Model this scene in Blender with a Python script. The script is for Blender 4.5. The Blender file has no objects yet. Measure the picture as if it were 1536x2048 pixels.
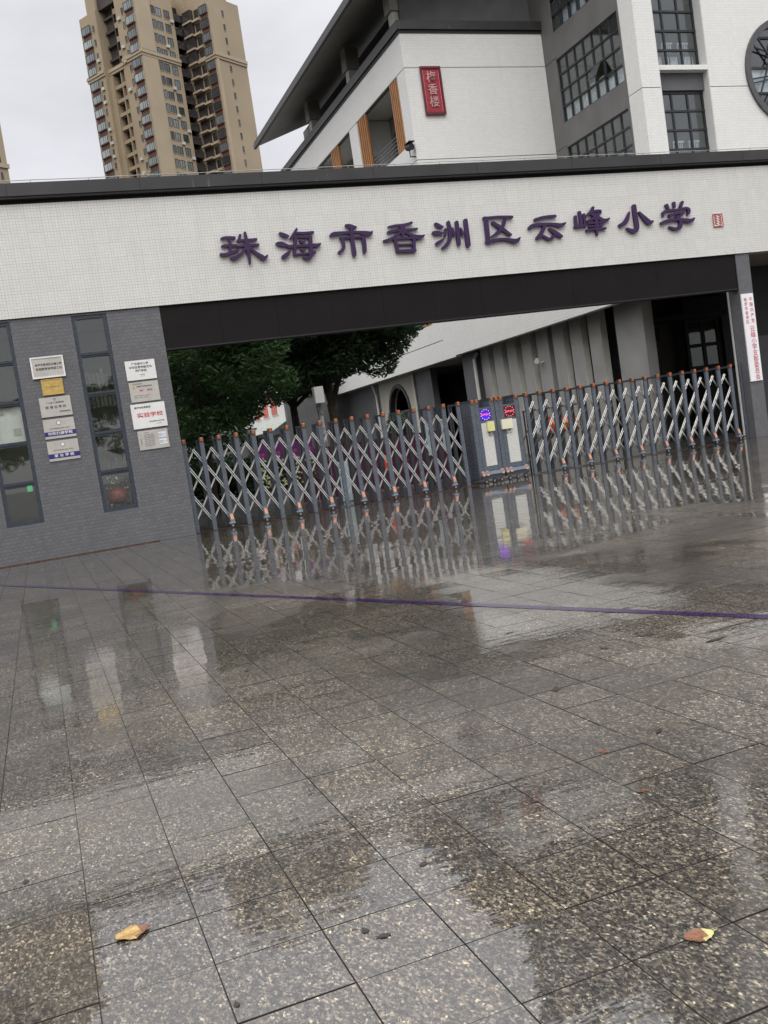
import bpy, math, random, json
import numpy as np
from mathutils import Vector, Matrix

S = bpy.context.scene
C = S.collection
R = math.radians
random.seed(7)

# ------------------------------------------------------------------ camera
CAM_H = 1.31
yaw, pitch, roll, FPX = 0.34373482, -0.07523879, -0.14773939, 1902.15
cy, sy, cp, sp = math.cos(yaw), math.sin(yaw), math.cos(pitch), math.sin(pitch)
fwd = Vector((sy * cp, cy * cp, sp))
rt = Vector((cy, -sy, 0))
up = rt.cross(fwd)
cr, sr = math.cos(roll), math.sin(roll)
RT = cr * rt + sr * up
UP = -sr * rt + cr * up
cam_d = bpy.data.cameras.new('camera')
cam = bpy.data.objects.new('camera', cam_d)
C.objects.link(cam)
cam.matrix_world = Matrix(((RT.x, UP.x, -fwd.x, 0), (RT.y, UP.y, -fwd.y, 0), (RT.z, UP.z, -fwd.z, CAM_H), (0, 0, 0, 1)))
cam_d.sensor_fit = 'VERTICAL'
cam_d.sensor_height = 36
cam_d.lens = FPX / 2048 * 36
cam_d.clip_start = 0.05
cam_d.clip_end = 3000
S.camera = cam

# ------------------------------------------------------------------ world: bright overcast sky
W = bpy.data.worlds.new('World')
S.world = W
W.use_nodes = True
nt = W.node_tree
nt.nodes.clear()
def wn(t, **k):
    n = nt.nodes.new(t)
    for a, b in k.items():
        setattr(n, a, b)
    return n
sky = wn('ShaderNodeTexSky', sky_type='NISHITA', sun_disc=False, sun_elevation=R(48), sun_rotation=R(200), dust_density=4.0)
tc = wn('ShaderNodeTexCoord')
sep = wn('ShaderNodeSeparateXYZ')
nt.links.new(tc.outputs['Generated'], sep.inputs[0])
ramp = wn('ShaderNodeValToRGB')          # cloud layer: paler low down, brighter overhead
ramp.color_ramp.elements[0].position = 0.0
ramp.color_ramp.elements[0].color = (4.75, 4.72, 4.95, 1)
ramp.color_ramp.elements[1].position = 0.75
ramp.color_ramp.elements[1].color = (12.5, 12.5, 12.6, 1)
e = ramp.color_ramp.elements.new(0.42)
e.color = (5.0, 4.95, 5.2, 1)
nt.links.new(sep.outputs['Z'], ramp.inputs[0])
nz = wn('ShaderNodeTexNoise')
nz.inputs['Scale'].default_value = 3.2
nz.inputs['Detail'].default_value = 6
nz.inputs['Roughness'].default_value = 0.55
mp = wn('ShaderNodeMapping')
mp.inputs['Scale'].default_value = (1, 1, 2.2)
nt.links.new(tc.outputs['Generated'], mp.inputs[0])
nt.links.new(mp.outputs[0], nz.inputs['Vector'])
cr2 = wn('ShaderNodeMapRange')
cr2.inputs['From Min'].default_value = 0.3
cr2.inputs['From Max'].default_value = 0.7
cr2.inputs['To Min'].default_value = 0.84
cr2.inputs['To Max'].default_value = 1.10
nt.links.new(nz.outputs['Fac'], cr2.inputs['Value'])
mul = wn('ShaderNodeVectorMath', operation='SCALE')
nt.links.new(ramp.outputs[0], mul.inputs[0])
nt.links.new(cr2.outputs[0], mul.inputs['Scale'])
mix = wn('ShaderNodeMix', data_type='RGBA')
mix.inputs[0].default_value = 0.93
nt.links.new(sky.outputs[0], mix.inputs[6])
nt.links.new(mul.outputs[0], mix.inputs[7])
bg = wn('ShaderNodeBackground')
bg.inputs['Strength'].default_value = 0.10
nt.links.new(mix.outputs[2], bg.inputs[0])
wo = wn('ShaderNodeOutputWorld')
nt.links.new(bg.outputs[0], wo.inputs[0])

sun_d = bpy.data.lights.new('sun', 'SUN')
sun_d.energy = 0.7
sun_d.angle = R(50)
sun_d.color = (1.0, 0.98, 0.95)
sun = bpy.data.objects.new('sun', sun_d)
C.objects.link(sun)
sun.rotation_euler = Vector((0.34 * 0.67, 0.94 * 0.67, -0.743)).to_track_quat('-Z', 'Y').to_euler()

vs = S.view_settings
vs.view_transform = 'Standard'
vs.look = 'None'
vs.exposure = 0.80
vs.gamma = 1
vs.use_curve_mapping = False
S.cycles.max_bounces = 6
S.cycles.diffuse_bounces = 3
S.cycles.glossy_bounces = 4
S.cycles.transparent_max_bounces = 12
S.cycles.use_denoising = True
S.cycles.caustics_reflective = False
S.cycles.caustics_refractive = False

# ------------------------------------------------------------------ materials
class NT:
    def __init__(s, name):
        s.m = bpy.data.materials.new(name)
        s.m.use_nodes = True
        s.t = s.m.node_tree
        s.b = s.t.nodes['Principled BSDF']
    def n(s, typ, ins=None, **k):
        q = s.t.nodes.new(typ)
        for a, b in k.items():
            setattr(q, a, b)
        for a, b in (ins or {}).items():
            if hasattr(b, 'bl_rna') and isinstance(b, bpy.types.NodeSocket):
                s.t.links.new(b, q.inputs[a])
            else:
                q.inputs[a].default_value = b
        return q
    def set(s, name, v):
        if isinstance(v, bpy.types.NodeSocket):
            s.t.links.new(v, s.b.inputs[name])
        else:
            s.b.inputs[name].default_value = v
    def math(s, op, a, b=None, c=None, clamp=False):
        q = s.t.nodes.new('ShaderNodeMath')
        q.operation = op
        q.use_clamp = clamp
        for i, v in enumerate((a, b, c)):
            if v is None:
                continue
            if isinstance(v, bpy.types.NodeSocket):
                s.t.links.new(v, q.inputs[i])
            else:
                q.inputs[i].default_value = v
        return q.outputs[0]
    def pos(s):
        return s.n('ShaderNodeNewGeometry').outputs['Position']
    def noise(s, vec, scale, detail=4, rough=0.55, out='Fac'):
        return s.n('ShaderNodeTexNoise', {'Vector': vec, 'Scale': scale, 'Detail': detail, 'Roughness': rough}).outputs[out]
    def rng(s, v, a, b, c, d, smooth=False):
        q = s.n('ShaderNodeMapRange', {'Value': v, 'From Min': a, 'From Max': b, 'To Min': c, 'To Max': d})
        if smooth:
            q.interpolation_type = 'SMOOTHSTEP'
        return q.outputs[0]
    def mixc(s, f, a, b, blend='MIX'):
        q = s.t.nodes.new('ShaderNodeMix')
        q.data_type = 'RGBA'
        q.blend_type = blend
        for i, v in ((0, f), (6, a), (7, b)):
            if isinstance(v, bpy.types.NodeSocket):
                s.t.links.new(v, q.inputs[i])
            else:
                q.inputs[i].default_value = (*v, 1) if isinstance(v, tuple) and len(v) == 3 else v
        return q.outputs[2]
    def bump(s, h, strength, dist, normal=None):
        ins = {'Height': h, 'Strength': strength, 'Distance': dist}
        if normal is not None:
            ins['Normal'] = normal
        return s.n('ShaderNodeBump', ins).outputs[0]

def simple(name, col, rough=0.55, metal=0.0, var=0.12, scale=3.0, bump=0.0, bscale=60, spec=0.5, streak=0.0, emit=None):
    k = NT(name)
    p = k.pos()
    a = k.noise(p, scale, 5)
    dark = tuple(c * (1 - var * 1.6) for c in col)
    lite = tuple(min(1, c * (1 + var * 1.3)) for c in col)
    c = k.mixc(k.rng(a, 0.3, 0.7, 0, 1), dark, lite)
    if streak:
        mpn = k.n('ShaderNodeMapping', {'Vector': p, 'Scale': (2.5, 2.5, 0.22)})
        st = k.rng(k.noise(mpn.outputs[0], 2.2, 6, 0.7), 0.52, 0.75, 0, streak)
        c = k.mixc(st, c, tuple(q * 0.45 for q in col))
    k.set('Base Color', c)
    k.set('Roughness', k.rng(k.noise(p, scale * 4, 3), 0.3, 0.7, max(0.02, rough - 0.07), min(1, rough + 0.07)))
    k.set('Metallic', metal)
    k.set('Specular IOR Level', spec)
    if bump:
        k.set('Normal', k.bump(k.noise(p, bscale, 4), 1.0, bump))
    if emit:
        k.set('Emission Color', (*emit[0], 1))
        k.set('Emission Strength', emit[1])
    return k.m

def tiled(name, col, col2, mortar, bw, rh, ms, offset, bump, rough=0.35, var=0.1, sheet=0.0, streak=0.0):
    k = NT(name)
    p = k.pos()
    sx = k.n('ShaderNodeSeparateXYZ', {0: p})
    u = k.math('ADD', sx.outputs[0], sx.outputs[1])
    v = k.n('ShaderNodeCombineXYZ', {0: u, 1: sx.outputs[2]}).outputs[0]
    br = k.n('ShaderNodeTexBrick', {'Vector': v, 'Color1': (*col, 1), 'Color2': (*col2, 1), 'Mortar': (*mortar, 1), 'Scale': 1.0,
             'Mortar Size': ms, 'Mortar Smooth': 0.2, 'Bias': 0.0, 'Brick Width': bw, 'Row Height': rh}, offset=offset, squash=1.0)
    c = br.outputs['Color']
    if sheet:
        b2 = k.n('ShaderNodeTexBrick', {'Vector': v, 'Color1': (1, 1, 1, 1), 'Color2': (0.94, 0.94, 0.94, 1), 'Mortar': (0.7, 0.7, 0.7, 1), 'Scale': 1.0,
             'Mortar Size': ms * 0.8, 'Mortar Smooth': 0.3, 'Bias': 0.0, 'Brick Width': bw * 5, 'Row Height': rh * 5}, offset=0.0)
        c = k.mixc(sheet, c, b2.outputs['Color'], 'MULTIPLY')
    big = k.noise(p, 0.5, 6, 0.65)
    c = k.mixc(k.rng(big, 0.35, 0.7, 0, var * 2), c, tuple(q * 0.6 for q in col))
    if streak:
        mpn = k.n('ShaderNodeMapping', {'Vector': p, 'Scale': (3, 3, 0.18)})
        st = k.rng(k.noise(mpn.outputs[0], 2.4, 6, 0.7), 0.5, 0.8, 0, streak)
        c = k.mixc(st, c, tuple(q * 0.5 for q in col))
    k.set('Base Color', c)
    k.set('Roughness', k.rng(k.noise(p, 7, 4), 0.3, 0.7, rough - 0.08, rough + 0.12))
    h = k.math('ADD', k.math('MULTIPLY', br.outputs['Fac'], -1.0), k.math('MULTIPLY', k.noise(p, 45, 3), 0.5))
    k.set('Normal', k.bump(h, 0.8, bump))
    return k.m

M = {}
M['white_tile'] = tiled('white_mosaic', (0.78, 0.775, 0.74), (0.74, 0.735, 0.70), (0.56, 0.56, 0.53), 0.0575, 0.055, 0.0035, 0.0, 0.003, sheet=0.75, var=0.05, streak=0.22)
M['white_far'] = tiled('white_tile_wall', (0.84, 0.835, 0.80), (0.80, 0.795, 0.76), (0.68, 0.68, 0.65), 0.2, 0.1, 0.006, 0.5, 0.003, var=0.05, rough=0.5, streak=0.14)
M['grey_tile'] = tiled('grey_split_tile', (0.122, 0.123, 0.133), (0.150, 0.151, 0.160), (0.112, 0.113, 0.121), 0.095, 0.0655, 0.005, 0.5, 0.004, rough=0.45, var=0.10, streak=0.2)
M['grey_wall'] = simple('grey_render', (0.115, 0.118, 0.122), 0.6, var=0.12, scale=1.2, bump=0.002, streak=0.3)
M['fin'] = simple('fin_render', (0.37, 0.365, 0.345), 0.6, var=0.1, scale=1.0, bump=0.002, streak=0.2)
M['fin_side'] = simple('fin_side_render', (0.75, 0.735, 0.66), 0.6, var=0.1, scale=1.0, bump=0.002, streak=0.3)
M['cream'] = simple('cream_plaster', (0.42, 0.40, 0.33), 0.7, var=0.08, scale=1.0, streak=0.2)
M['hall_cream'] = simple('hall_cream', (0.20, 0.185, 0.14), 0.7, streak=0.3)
M['joint'] = simple('dark_joint', (0.16, 0.155, 0.145), 0.8)
M['lintel'] = simple('brown_aluminium_panel', (0.008, 0.0055, 0.006), 0.6, spec=0.2, var=0.15, scale=2, bump=0.0008, bscale=3)
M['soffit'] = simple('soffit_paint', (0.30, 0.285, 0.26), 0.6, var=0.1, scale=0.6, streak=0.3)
M['dark'] = simple('dark_void', (0.012, 0.012, 0.013), 0.7)
M['frame'] = simple('slate_aluminium', (0.036, 0.045, 0.062), 0.30, var=0.08, scale=4)
M['frame_dark'] = simple('dark_window_frame', (0.025, 0.028, 0.032), 0.35)
M['gate_paint'] = simple('gate_grey_paint', (0.105, 0.12, 0.145), 0.28, var=0.08, scale=6, streak=0.25)
M['gate_dark'] = simple('gate_dark_paint', (0.05, 0.056, 0.068), 0.35, var=0.1, scale=5)
M['steel_soft'] = simple('toned_down_steel', (0.62, 0.61, 0.58), 0.34, metal=0.9, var=0.1, scale=10)  # duller copy of the steel, tones down sky glare on the right gate half
M['gate_rear'] = simple('gate_rear_bar', (0.16, 0.16, 0.155), 0.4, metal=0.3)
M['gate_blue'] = simple('bumper_blue_paint', (0.24, 0.29, 0.36), 0.35, var=0.1, scale=5)
M['steel'] = simple('polished_steel', (0.90, 0.90, 0.88), 0.14, metal=1.0, var=0.05, scale=10)
M['steel_dull'] = simple('dull_steel', (0.60, 0.59, 0.55), 0.34, metal=0.85, var=0.1, scale=10)
M['orange'] = simple('orange_reflector', (0.42, 0.12, 0.025), 0.3, var=0.2, scale=25)
M['orange_pale'] = simple('pale_orange_reflector', (0.60, 0.25, 0.12), 0.25, var=0.2, scale=25)
M['white'] = simple('white_board', (0.78, 0.78, 0.76), 0.35, var=0.04)
M['plate'] = simple('brushed_plate', (0.52, 0.50, 0.455), 0.38, metal=0.25, var=0.06, scale=6)
M['gold'] = simple('brass_plate', (0.62, 0.43, 0.13), 0.33, metal=0.45, var=0.12, scale=14)
M['ink'] = simple('black_ink', (0.02, 0.02, 0.025), 0.5)
M['ink_grey'] = simple('grey_ink', (0.14, 0.13, 0.12), 0.5)
M['ink_red'] = simple('red_ink', (0.55, 0.035, 0.04), 0.5)
M['ink_pink'] = simple('faded_red_ink', (0.60, 0.16, 0.20), 0.5)
M['ink_white'] = simple('white_ink', (0.8, 0.8, 0.82), 0.5)
M['ink_blue'] = simple('blue_ink', (0.13, 0.33, 0.66), 0.5)
M['navy'] = simple('navy_band', (0.028, 0.022, 0.16), 0.35)
M['purple'] = simple('purple_letter', (0.032, 0.006, 0.062), 0.34, var=0.12, scale=9)
M['purple_side'] = M['purple']
M['purple_paint'] = simple('purple_floor_paint', (0.036, 0.016, 0.075), 0.10, var=0.35, scale=18, spec=0.6)
M['red_board'] = simple('red_board', (0.36, 0.022, 0.035), 0.3, var=0.08)
M['red_dark'] = simple('dark_red_frame', (0.13, 0.012, 0.02), 0.35)
M['red_seal'] = simple('seal_red', (0.50, 0.06, 0.05), 0.4)
M['batten'] = simple('orange_wood_batten', (0.42, 0.19, 0.065), 0.45, var=0.12, scale=2)
M['batten_gap'] = simple('brown_backing', (0.11, 0.045, 0.02), 0.6)
M['tower'] = simple('beige_render', (0.37, 0.30, 0.205), 0.75, var=0.07, scale=0.12, streak=0.22)
M['tower_trim'] = simple('beige_trim', (0.41, 0.34, 0.24), 0.75, var=0.05, scale=0.2)
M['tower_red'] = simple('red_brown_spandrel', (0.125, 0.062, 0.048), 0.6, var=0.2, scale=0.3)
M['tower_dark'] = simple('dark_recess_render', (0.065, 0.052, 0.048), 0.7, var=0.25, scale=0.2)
M['bark'] = simple('bark', (0.055, 0.042, 0.03), 0.85, var=0.3, scale=9, bump=0.02, bscale=18)
M['pipe'] = simple('white_pipe', (0.66, 0.65, 0.60), 0.4, var=0.06)
M['ac'] = simple('white_ac_case', (0.55, 0.54, 0.48), 0.5, var=0.15, scale=2)
M['coral'] = simple('coral_panel', (0.60, 0.14, 0.10), 0.5, var=0.1)
M['awning'] = simple('grey_green_awning', (0.40, 0.45, 0.40), 0.4, var=0.1)
M['purple_board'] = simple('magenta_purple_board', (0.19, 0.01, 0.20), 0.4, var=0.1)
M['lantern_blue'] = simple('pale_blue_paper', (0.46, 0.60, 0.64), 0.6)
M['lantern_dull'] = simple('dull_red_paper', (0.22, 0.045, 0.03), 0.6, var=0.3, scale=14)
M['lantern_red'] = simple('red_paper', (0.85, 0.07, 0.03), 0.5)
M['lantern_gold'] = simple('orange_gold_paper', (0.95, 0.50, 0.08), 0.5)
M['green_thing'] = simple('green_plastic', (0.02, 0.30, 0.08), 0.4)
M['yellow_box'] = simple('yellow_plastic', (0.76, 0.72, 0.34), 0.4, var=0.06)
M['cream_box'] = simple('cream_plastic', (0.74, 0.72, 0.54), 0.4, var=0.06)
M['wire'] = simple('galvanised_wire', (0.36, 0.36, 0.36), 0.5, metal=0.4)
M['rubber'] = simple('black_rubber', (0.02, 0.02, 0.02), 0.6)
M['rust'] = simple('rusty_track', (0.07, 0.036, 0.022), 0.45, var=0.4, scale=12)
M['curtain'] = simple('curtain', (0.75, 0.77, 0.78), 0.8, var=0.2, scale=8)
M['mauve'] = simple('mauve_cloth', (0.10, 0.012, 0.045), 0.6, var=0.2)
M['courtyard'] = tiled('courtyard_paving', (0.17, 0.16, 0.15), (0.13, 0.125, 0.118), (0.06, 0.06, 0.06), 0.6, 0.3, 0.008, 0.5, 0.002, rough=0.14, var=0.2)

def cap_mat():
    k = NT('dark_coping_metal')
    p = k.pos()
    base = k.mixc(k.rng(k.noise(p, 1.5, 5), 0.3, 0.7, 0, 1), (0.026, 0.025, 0.0245), (0.040, 0.038, 0.037))
    mpn = k.n('ShaderNodeMapping', {'Vector': p, 'Scale': (9, 9, 0.7)})
    st = k.rng(k.noise(mpn.outputs[0], 1.0, 4, 0.6), 0.66, 0.74, 0, 0.6)
    k.set('Base Color', k.mixc(st, base, (0.42, 0.42, 0.42)))
    k.set('Roughness', 0.42)
    k.set('Normal', k.bump(k.noise(p, 2.5, 3), 0.6, 0.004))
    return k.m
M['cap'] = cap_mat()

def glass(name, tint=(0.55, 0.6, 0.58), see=0.75, rough=0.02, wav=0.0015, add=0.03):
    k = NT(name)
    p = k.pos()
    t = k.n('ShaderNodeBsdfTransparent', {'Color': (tint[0] * see, tint[1] * see, tint[2] * see, 1)})
    g = k.n('ShaderNodeBsdfGlossy', {'Color': (0.9, 0.92, 0.92, 1), 'Roughness': rough, 'Normal': k.bump(k.noise(p, 1.3, 2), 1, wav)})
    bf = k.n('ShaderNodeNewGeometry').outputs['Backfacing']
    fr = k.n('ShaderNodeFresnel', {'IOR': k.rng(bf, 0, 1, 1.52, 1 / 1.52)})
    f = k.math('MULTIPLY_ADD', fr.outputs[0], 1.0, add, True)
    mx = k.n('ShaderNodeMixShader', {0: f, 1: t.outputs[0], 2: g.outputs[0]})
    k.t.links.new(mx.outputs[0], k.t.nodes['Material Output'].inputs[0])
    return k.m
M['glass'] = glass('gatehouse_glass', (0.95, 0.97, 0.95), 1.0)
M['glass_hall'] = glass('hall_door_glass', (0.7, 0.75, 0.65), 0.9, add=0.0)
M['glass_school'] = glass('school_window_glass', (0.93, 0.97, 0.99), 1.0, add=0.05)
def pane_far(name, a, b):
    k = NT(name)
    info = k.n('ShaderNodeObjectInfo')
    k.set('Base Color', k.mixc(info.outputs['Random'], a, b))
    k.set('Roughness', 0.08)
    k.set('Specular IOR Level', 0.9)
    k.set('Normal', k.bump(k.noise(k.pos(), 0.5, 2), 1, 0.03))
    return k.m
M['far_pane'] = pane_far('far_window_pane', (0.02, 0.025, 0.028), (0.22, 0.26, 0.27))
M['far_pane_light'] = pane_far('bay_window_pane', (0.16, 0.2, 0.21), (0.42, 0.47, 0.48))
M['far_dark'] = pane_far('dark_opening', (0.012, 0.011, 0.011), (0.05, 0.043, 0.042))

def leaf_mat(name, a, b, tr=0.38):
    k = NT(name)
    p = k.pos()
    c = k.mixc(k.rng(k.noise(p, 1.6, 4), 0.3, 0.7, 0, 1), a, b)
    c = k.mixc(k.rng(k.noise(p, 14, 2), 0.35, 0.75, 0, 0.6), c, tuple(min(1, q * 1.6) for q in b))
    k.set('Base Color', c)
    k.set('Roughness', 0.42)
    k.set('Specular IOR Level', 0.45)
    tl = k.n('ShaderNodeBsdfTranslucent', {'Color': c})
    mx = k.n('ShaderNodeMixShader', {0: tr, 1: k.b.outputs[0], 2: tl.outputs[0]})
    k.t.links.new(mx.outputs[0], k.t.nodes['Material Output'].inputs[0])
    return k.m
M['leaf_dark'] = leaf_mat('dark_foliage', (0.028, 0.058, 0.030), (0.066, 0.120, 0.050))
M['leaf_mid'] = leaf_mat('green_foliage', (0.028, 0.060, 0.022), (0.066, 0.130, 0.040))
M['flower'] = simple('pale_flowers', (0.60, 0.62, 0.34), 0.6, var=0.3, scale=20)
M['leaf_fallen'] = simple('yellow_fallen_leaf', (0.46, 0.29, 0.10), 0.30, var=0.35, scale=30)
M['leaf_brown'] = simple('brown_fallen_leaf', (0.21, 0.095, 0.05), 0.3, var=0.3, scale=30)
M['leaf_wet_red'] = simple('wet_reddish_leaf', (0.15, 0.055, 0.032), 0.3, var=0.3, scale=30)
M['leaf_edge'] = simple('yellow_leaf_edge', (0.48, 0.45, 0.19), 0.35, var=0.2, scale=30)
M['debris'] = simple('wet_dark_debris', (0.03, 0.02, 0.015), 0.3, var=0.3, scale=20)

# wet granite
def granite(name):
    k = NT(name)
    p = k.pos()
    sx = k.n('ShaderNodeSeparateXYZ', {0: p})
    # per tile random tone
    tx = k.math('FLOOR', k.math('DIVIDE', k.math('SUBTRACT', sx.outputs[0], TX0), TW))
    ty = k.math('FLOOR', k.math('DIVIDE', k.math('SUBTRACT', sx.outputs[1], TY0), TH))
    wn_ = k.n('ShaderNodeTexWhiteNoise', {'Vector': k.n('ShaderNodeCombineXYZ', {0: tx, 1: ty}).outputs[0]}, noise_dimensions='3D')
    rnd = wn_.outputs['Value']
    # grains stretched a little along one diagonal
    mpn = k.n('ShaderNodeMapping', {'Vector': p, 'Rotation': (0, 0, R(35)), 'Scale': (1, 0.6, 1)})
    vec = mpn.outputs[0]
    v1 = k.n('ShaderNodeTexVoronoi', {'Vector': vec, 'Scale': 195.0}, feature='F1')
    v2 = k.n('ShaderNodeTexVoronoi', {'Vector': vec, 'Scale': 95.0}, feature='F1')
    g1 = k.n('ShaderNodeSeparateColor', {0: v1.outputs['Color']}).outputs[0]
    g2 = k.n('ShaderNodeSeparateColor', {0: v2.outputs['Color']}).outputs[0]
    r1 = k.n('ShaderNodeValToRGB', {0: g1})
    cr = r1.color_ramp
    cr.interpolation = 'CONSTANT'
    cr.elements[0].position = 0.0
    cr.elements[0].color = (0.030, 0.025, 0.020, 1)
    cr.elements[1].position = 0.26
    cr.elements[1].color = (0.078, 0.066, 0.052, 1)
    for ps, cl in ((0.52, (0.130, 0.110, 0.088)), (0.74, (0.19, 0.165, 0.132)), (0.88, (0.29, 0.26, 0.21)), (0.965, (0.42, 0.39, 0.31))):
        q = cr.elements.new(ps)
        q.color = (*cl, 1)
    r2 = k.n('ShaderNodeValToRGB', {0: g2})
    cr = r2.color_ramp
    cr.interpolation = 'CONSTANT'
    cr.elements[0].color = (0.5, 0.5, 0.5, 1)
    cr.elements[1].position = 0.30
    cr.elements[1].color = (1, 1, 1, 1)
    for ps, cl in ((0.80, (1.5, 1.46, 1.38)), (0.93, (2.1, 2.0, 1.8))):
        q = cr.elements.new(ps)
        q.color = (*cl, 1)
    c = k.mixc(1.0, r1.outputs[0], r2.outputs[0], 'MULTIPLY')
    # far away the grains average out
    tone = k.rng(rnd, 0, 1, 0.64, 0.98)
    c = k.n('ShaderNodeVectorMath', {0: c, 'Scale': tone}, operation='SCALE').outputs[0]
    hue = k.n('ShaderNodeSeparateColor', {0: wn_.outputs['Color']}).outputs[2]
    c = k.mixc(k.rng(hue, 0.5, 1.0, 0, 1), c, (1.0, 0.95, 0.87), 'MULTIPLY')
    stain = k.rng(k.noise(p, 0.75, 6, 0.65), 0.40, 0.66, 0.0, 1.0, True)
    c = k.mixc(k.math('MULTIPLY', stain, 0.55), c, (0.032, 0.027, 0.022))
    k.set('Base Color', c)
    # water film: pools where the slab is low, thin film elsewhere
    pool_n = k.noise(p, 0.42, 4, 0.55)
    pool = k.rng(pool_n, 0.44, 0.53, 0.0, 1.0, True)
    for (bx, by, rx, ry) in POOLS:
        dx = k.math('DIVIDE', k.math('SUBTRACT', sx.outputs[0], bx), rx)
        dy = k.math('DIVIDE', k.math('SUBTRACT', sx.outputs[1], by), ry)
        d = k.math('ADD', k.math('MULTIPLY', dx, dx), k.math('MULTIPLY', dy, dy))
        d = k.math('ADD', d, k.math('MULTIPLY', k.math('SUBTRACT', k.noise(p, 2.2, 4), 0.5), 1.8))
        pool = k.math('MAXIMUM', pool, k.rng(d, 0.75, 1.1, 1.0, 0.0, True))
    # standing water everywhere close to the gate line
    near = k.rng(sx.outputs[1], 8.5, 11.0, 0.0, 1.0, True)
    pool = k.math('MAXIMUM', pool, k.math('MULTIPLY', near, k.rng(k.noise(p, 0.8, 3), 0.30, 0.40, 0.7, 1.0)))
    k.set('Roughness', k.math('ADD', k.rng(pool, 0, 1, 0.42, 0.30), k.rng(g1, 0, 1, -0.05, 0.08)))
    k.set('Specular IOR Level', 0.35)
    h = k.math('ADD', k.math('MULTIPLY', g1, 0.6), k.noise(p, 60, 3))
    k.set('Normal', k.bump(h, 0.55, 0.0012))
    k.set('Coat Weight', k.rng(pool, 0, 1, 0.62, 1.0))
    k.set('Coat IOR', 1.85)
    k.set('Coat Roughness', k.rng(pool, 0, 1, 0.15, 0.006))
    rip = k.n('ShaderNodeMapping', {'Vector': p, 'Rotation': (0, 0, R(-12)), 'Scale': (1, 2.6, 1)})
    rh = k.math('ADD', k.math('MULTIPLY', k.noise(rip.outputs[0], 5.0, 3), 1.0), k.math('MULTIPLY', k.noise(rip.outputs[0], 26.0, 2), 0.04))
    rh = k.math('MULTIPLY', rh, k.rng(sx.outputs[1], 3.5, 12.0, 0.75, 0.26))
    rh = k.math('ADD', rh, k.math('MULTIPLY', pool, 0.45))
    grain = k.math('MULTIPLY', k.noise(p, 95, 3), k.rng(pool, 0, 1, 0.12, 0.004))
    k.set('Coat Normal', k.bump(k.math('ADD', rh, grain), 1.0, 0.0013))
    return k.m
TX0, TY0, TW, TH = 0.236, 1.899, 0.2985, 0.301
POOLS = [(2.9, 6.9, 1.5, 1.15), (4.6, 9.5, 2.2, 1.6), (0.45, 2.45, 0.85, 0.42), (4.0, 4.4, 1.1, 0.7), (0.1, 8.2, 1.1, 2.2)]
M['granite'] = granite('wet_speckled_granite')
def joint_mat():
    k = NT('wet_joint')
    p = k.pos()
    k.set('Base Color', k.mixc(k.rng(k.noise(p, 6, 4), 0.35, 0.65, 0, 1), (0.012, 0.010, 0.008), (0.05, 0.043, 0.034)))
    k.set('Roughness', 0.5)
    k.set('Coat Weight', 0.8)
    k.set('Coat Roughness', 0.08)
    return k.m
M['wet_joint'] = joint_mat()
M['arris'] = simple('dark_joint_edge', (0.034, 0.029, 0.024), 0.7, var=0.3, scale=8, spec=0.2)

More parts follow.
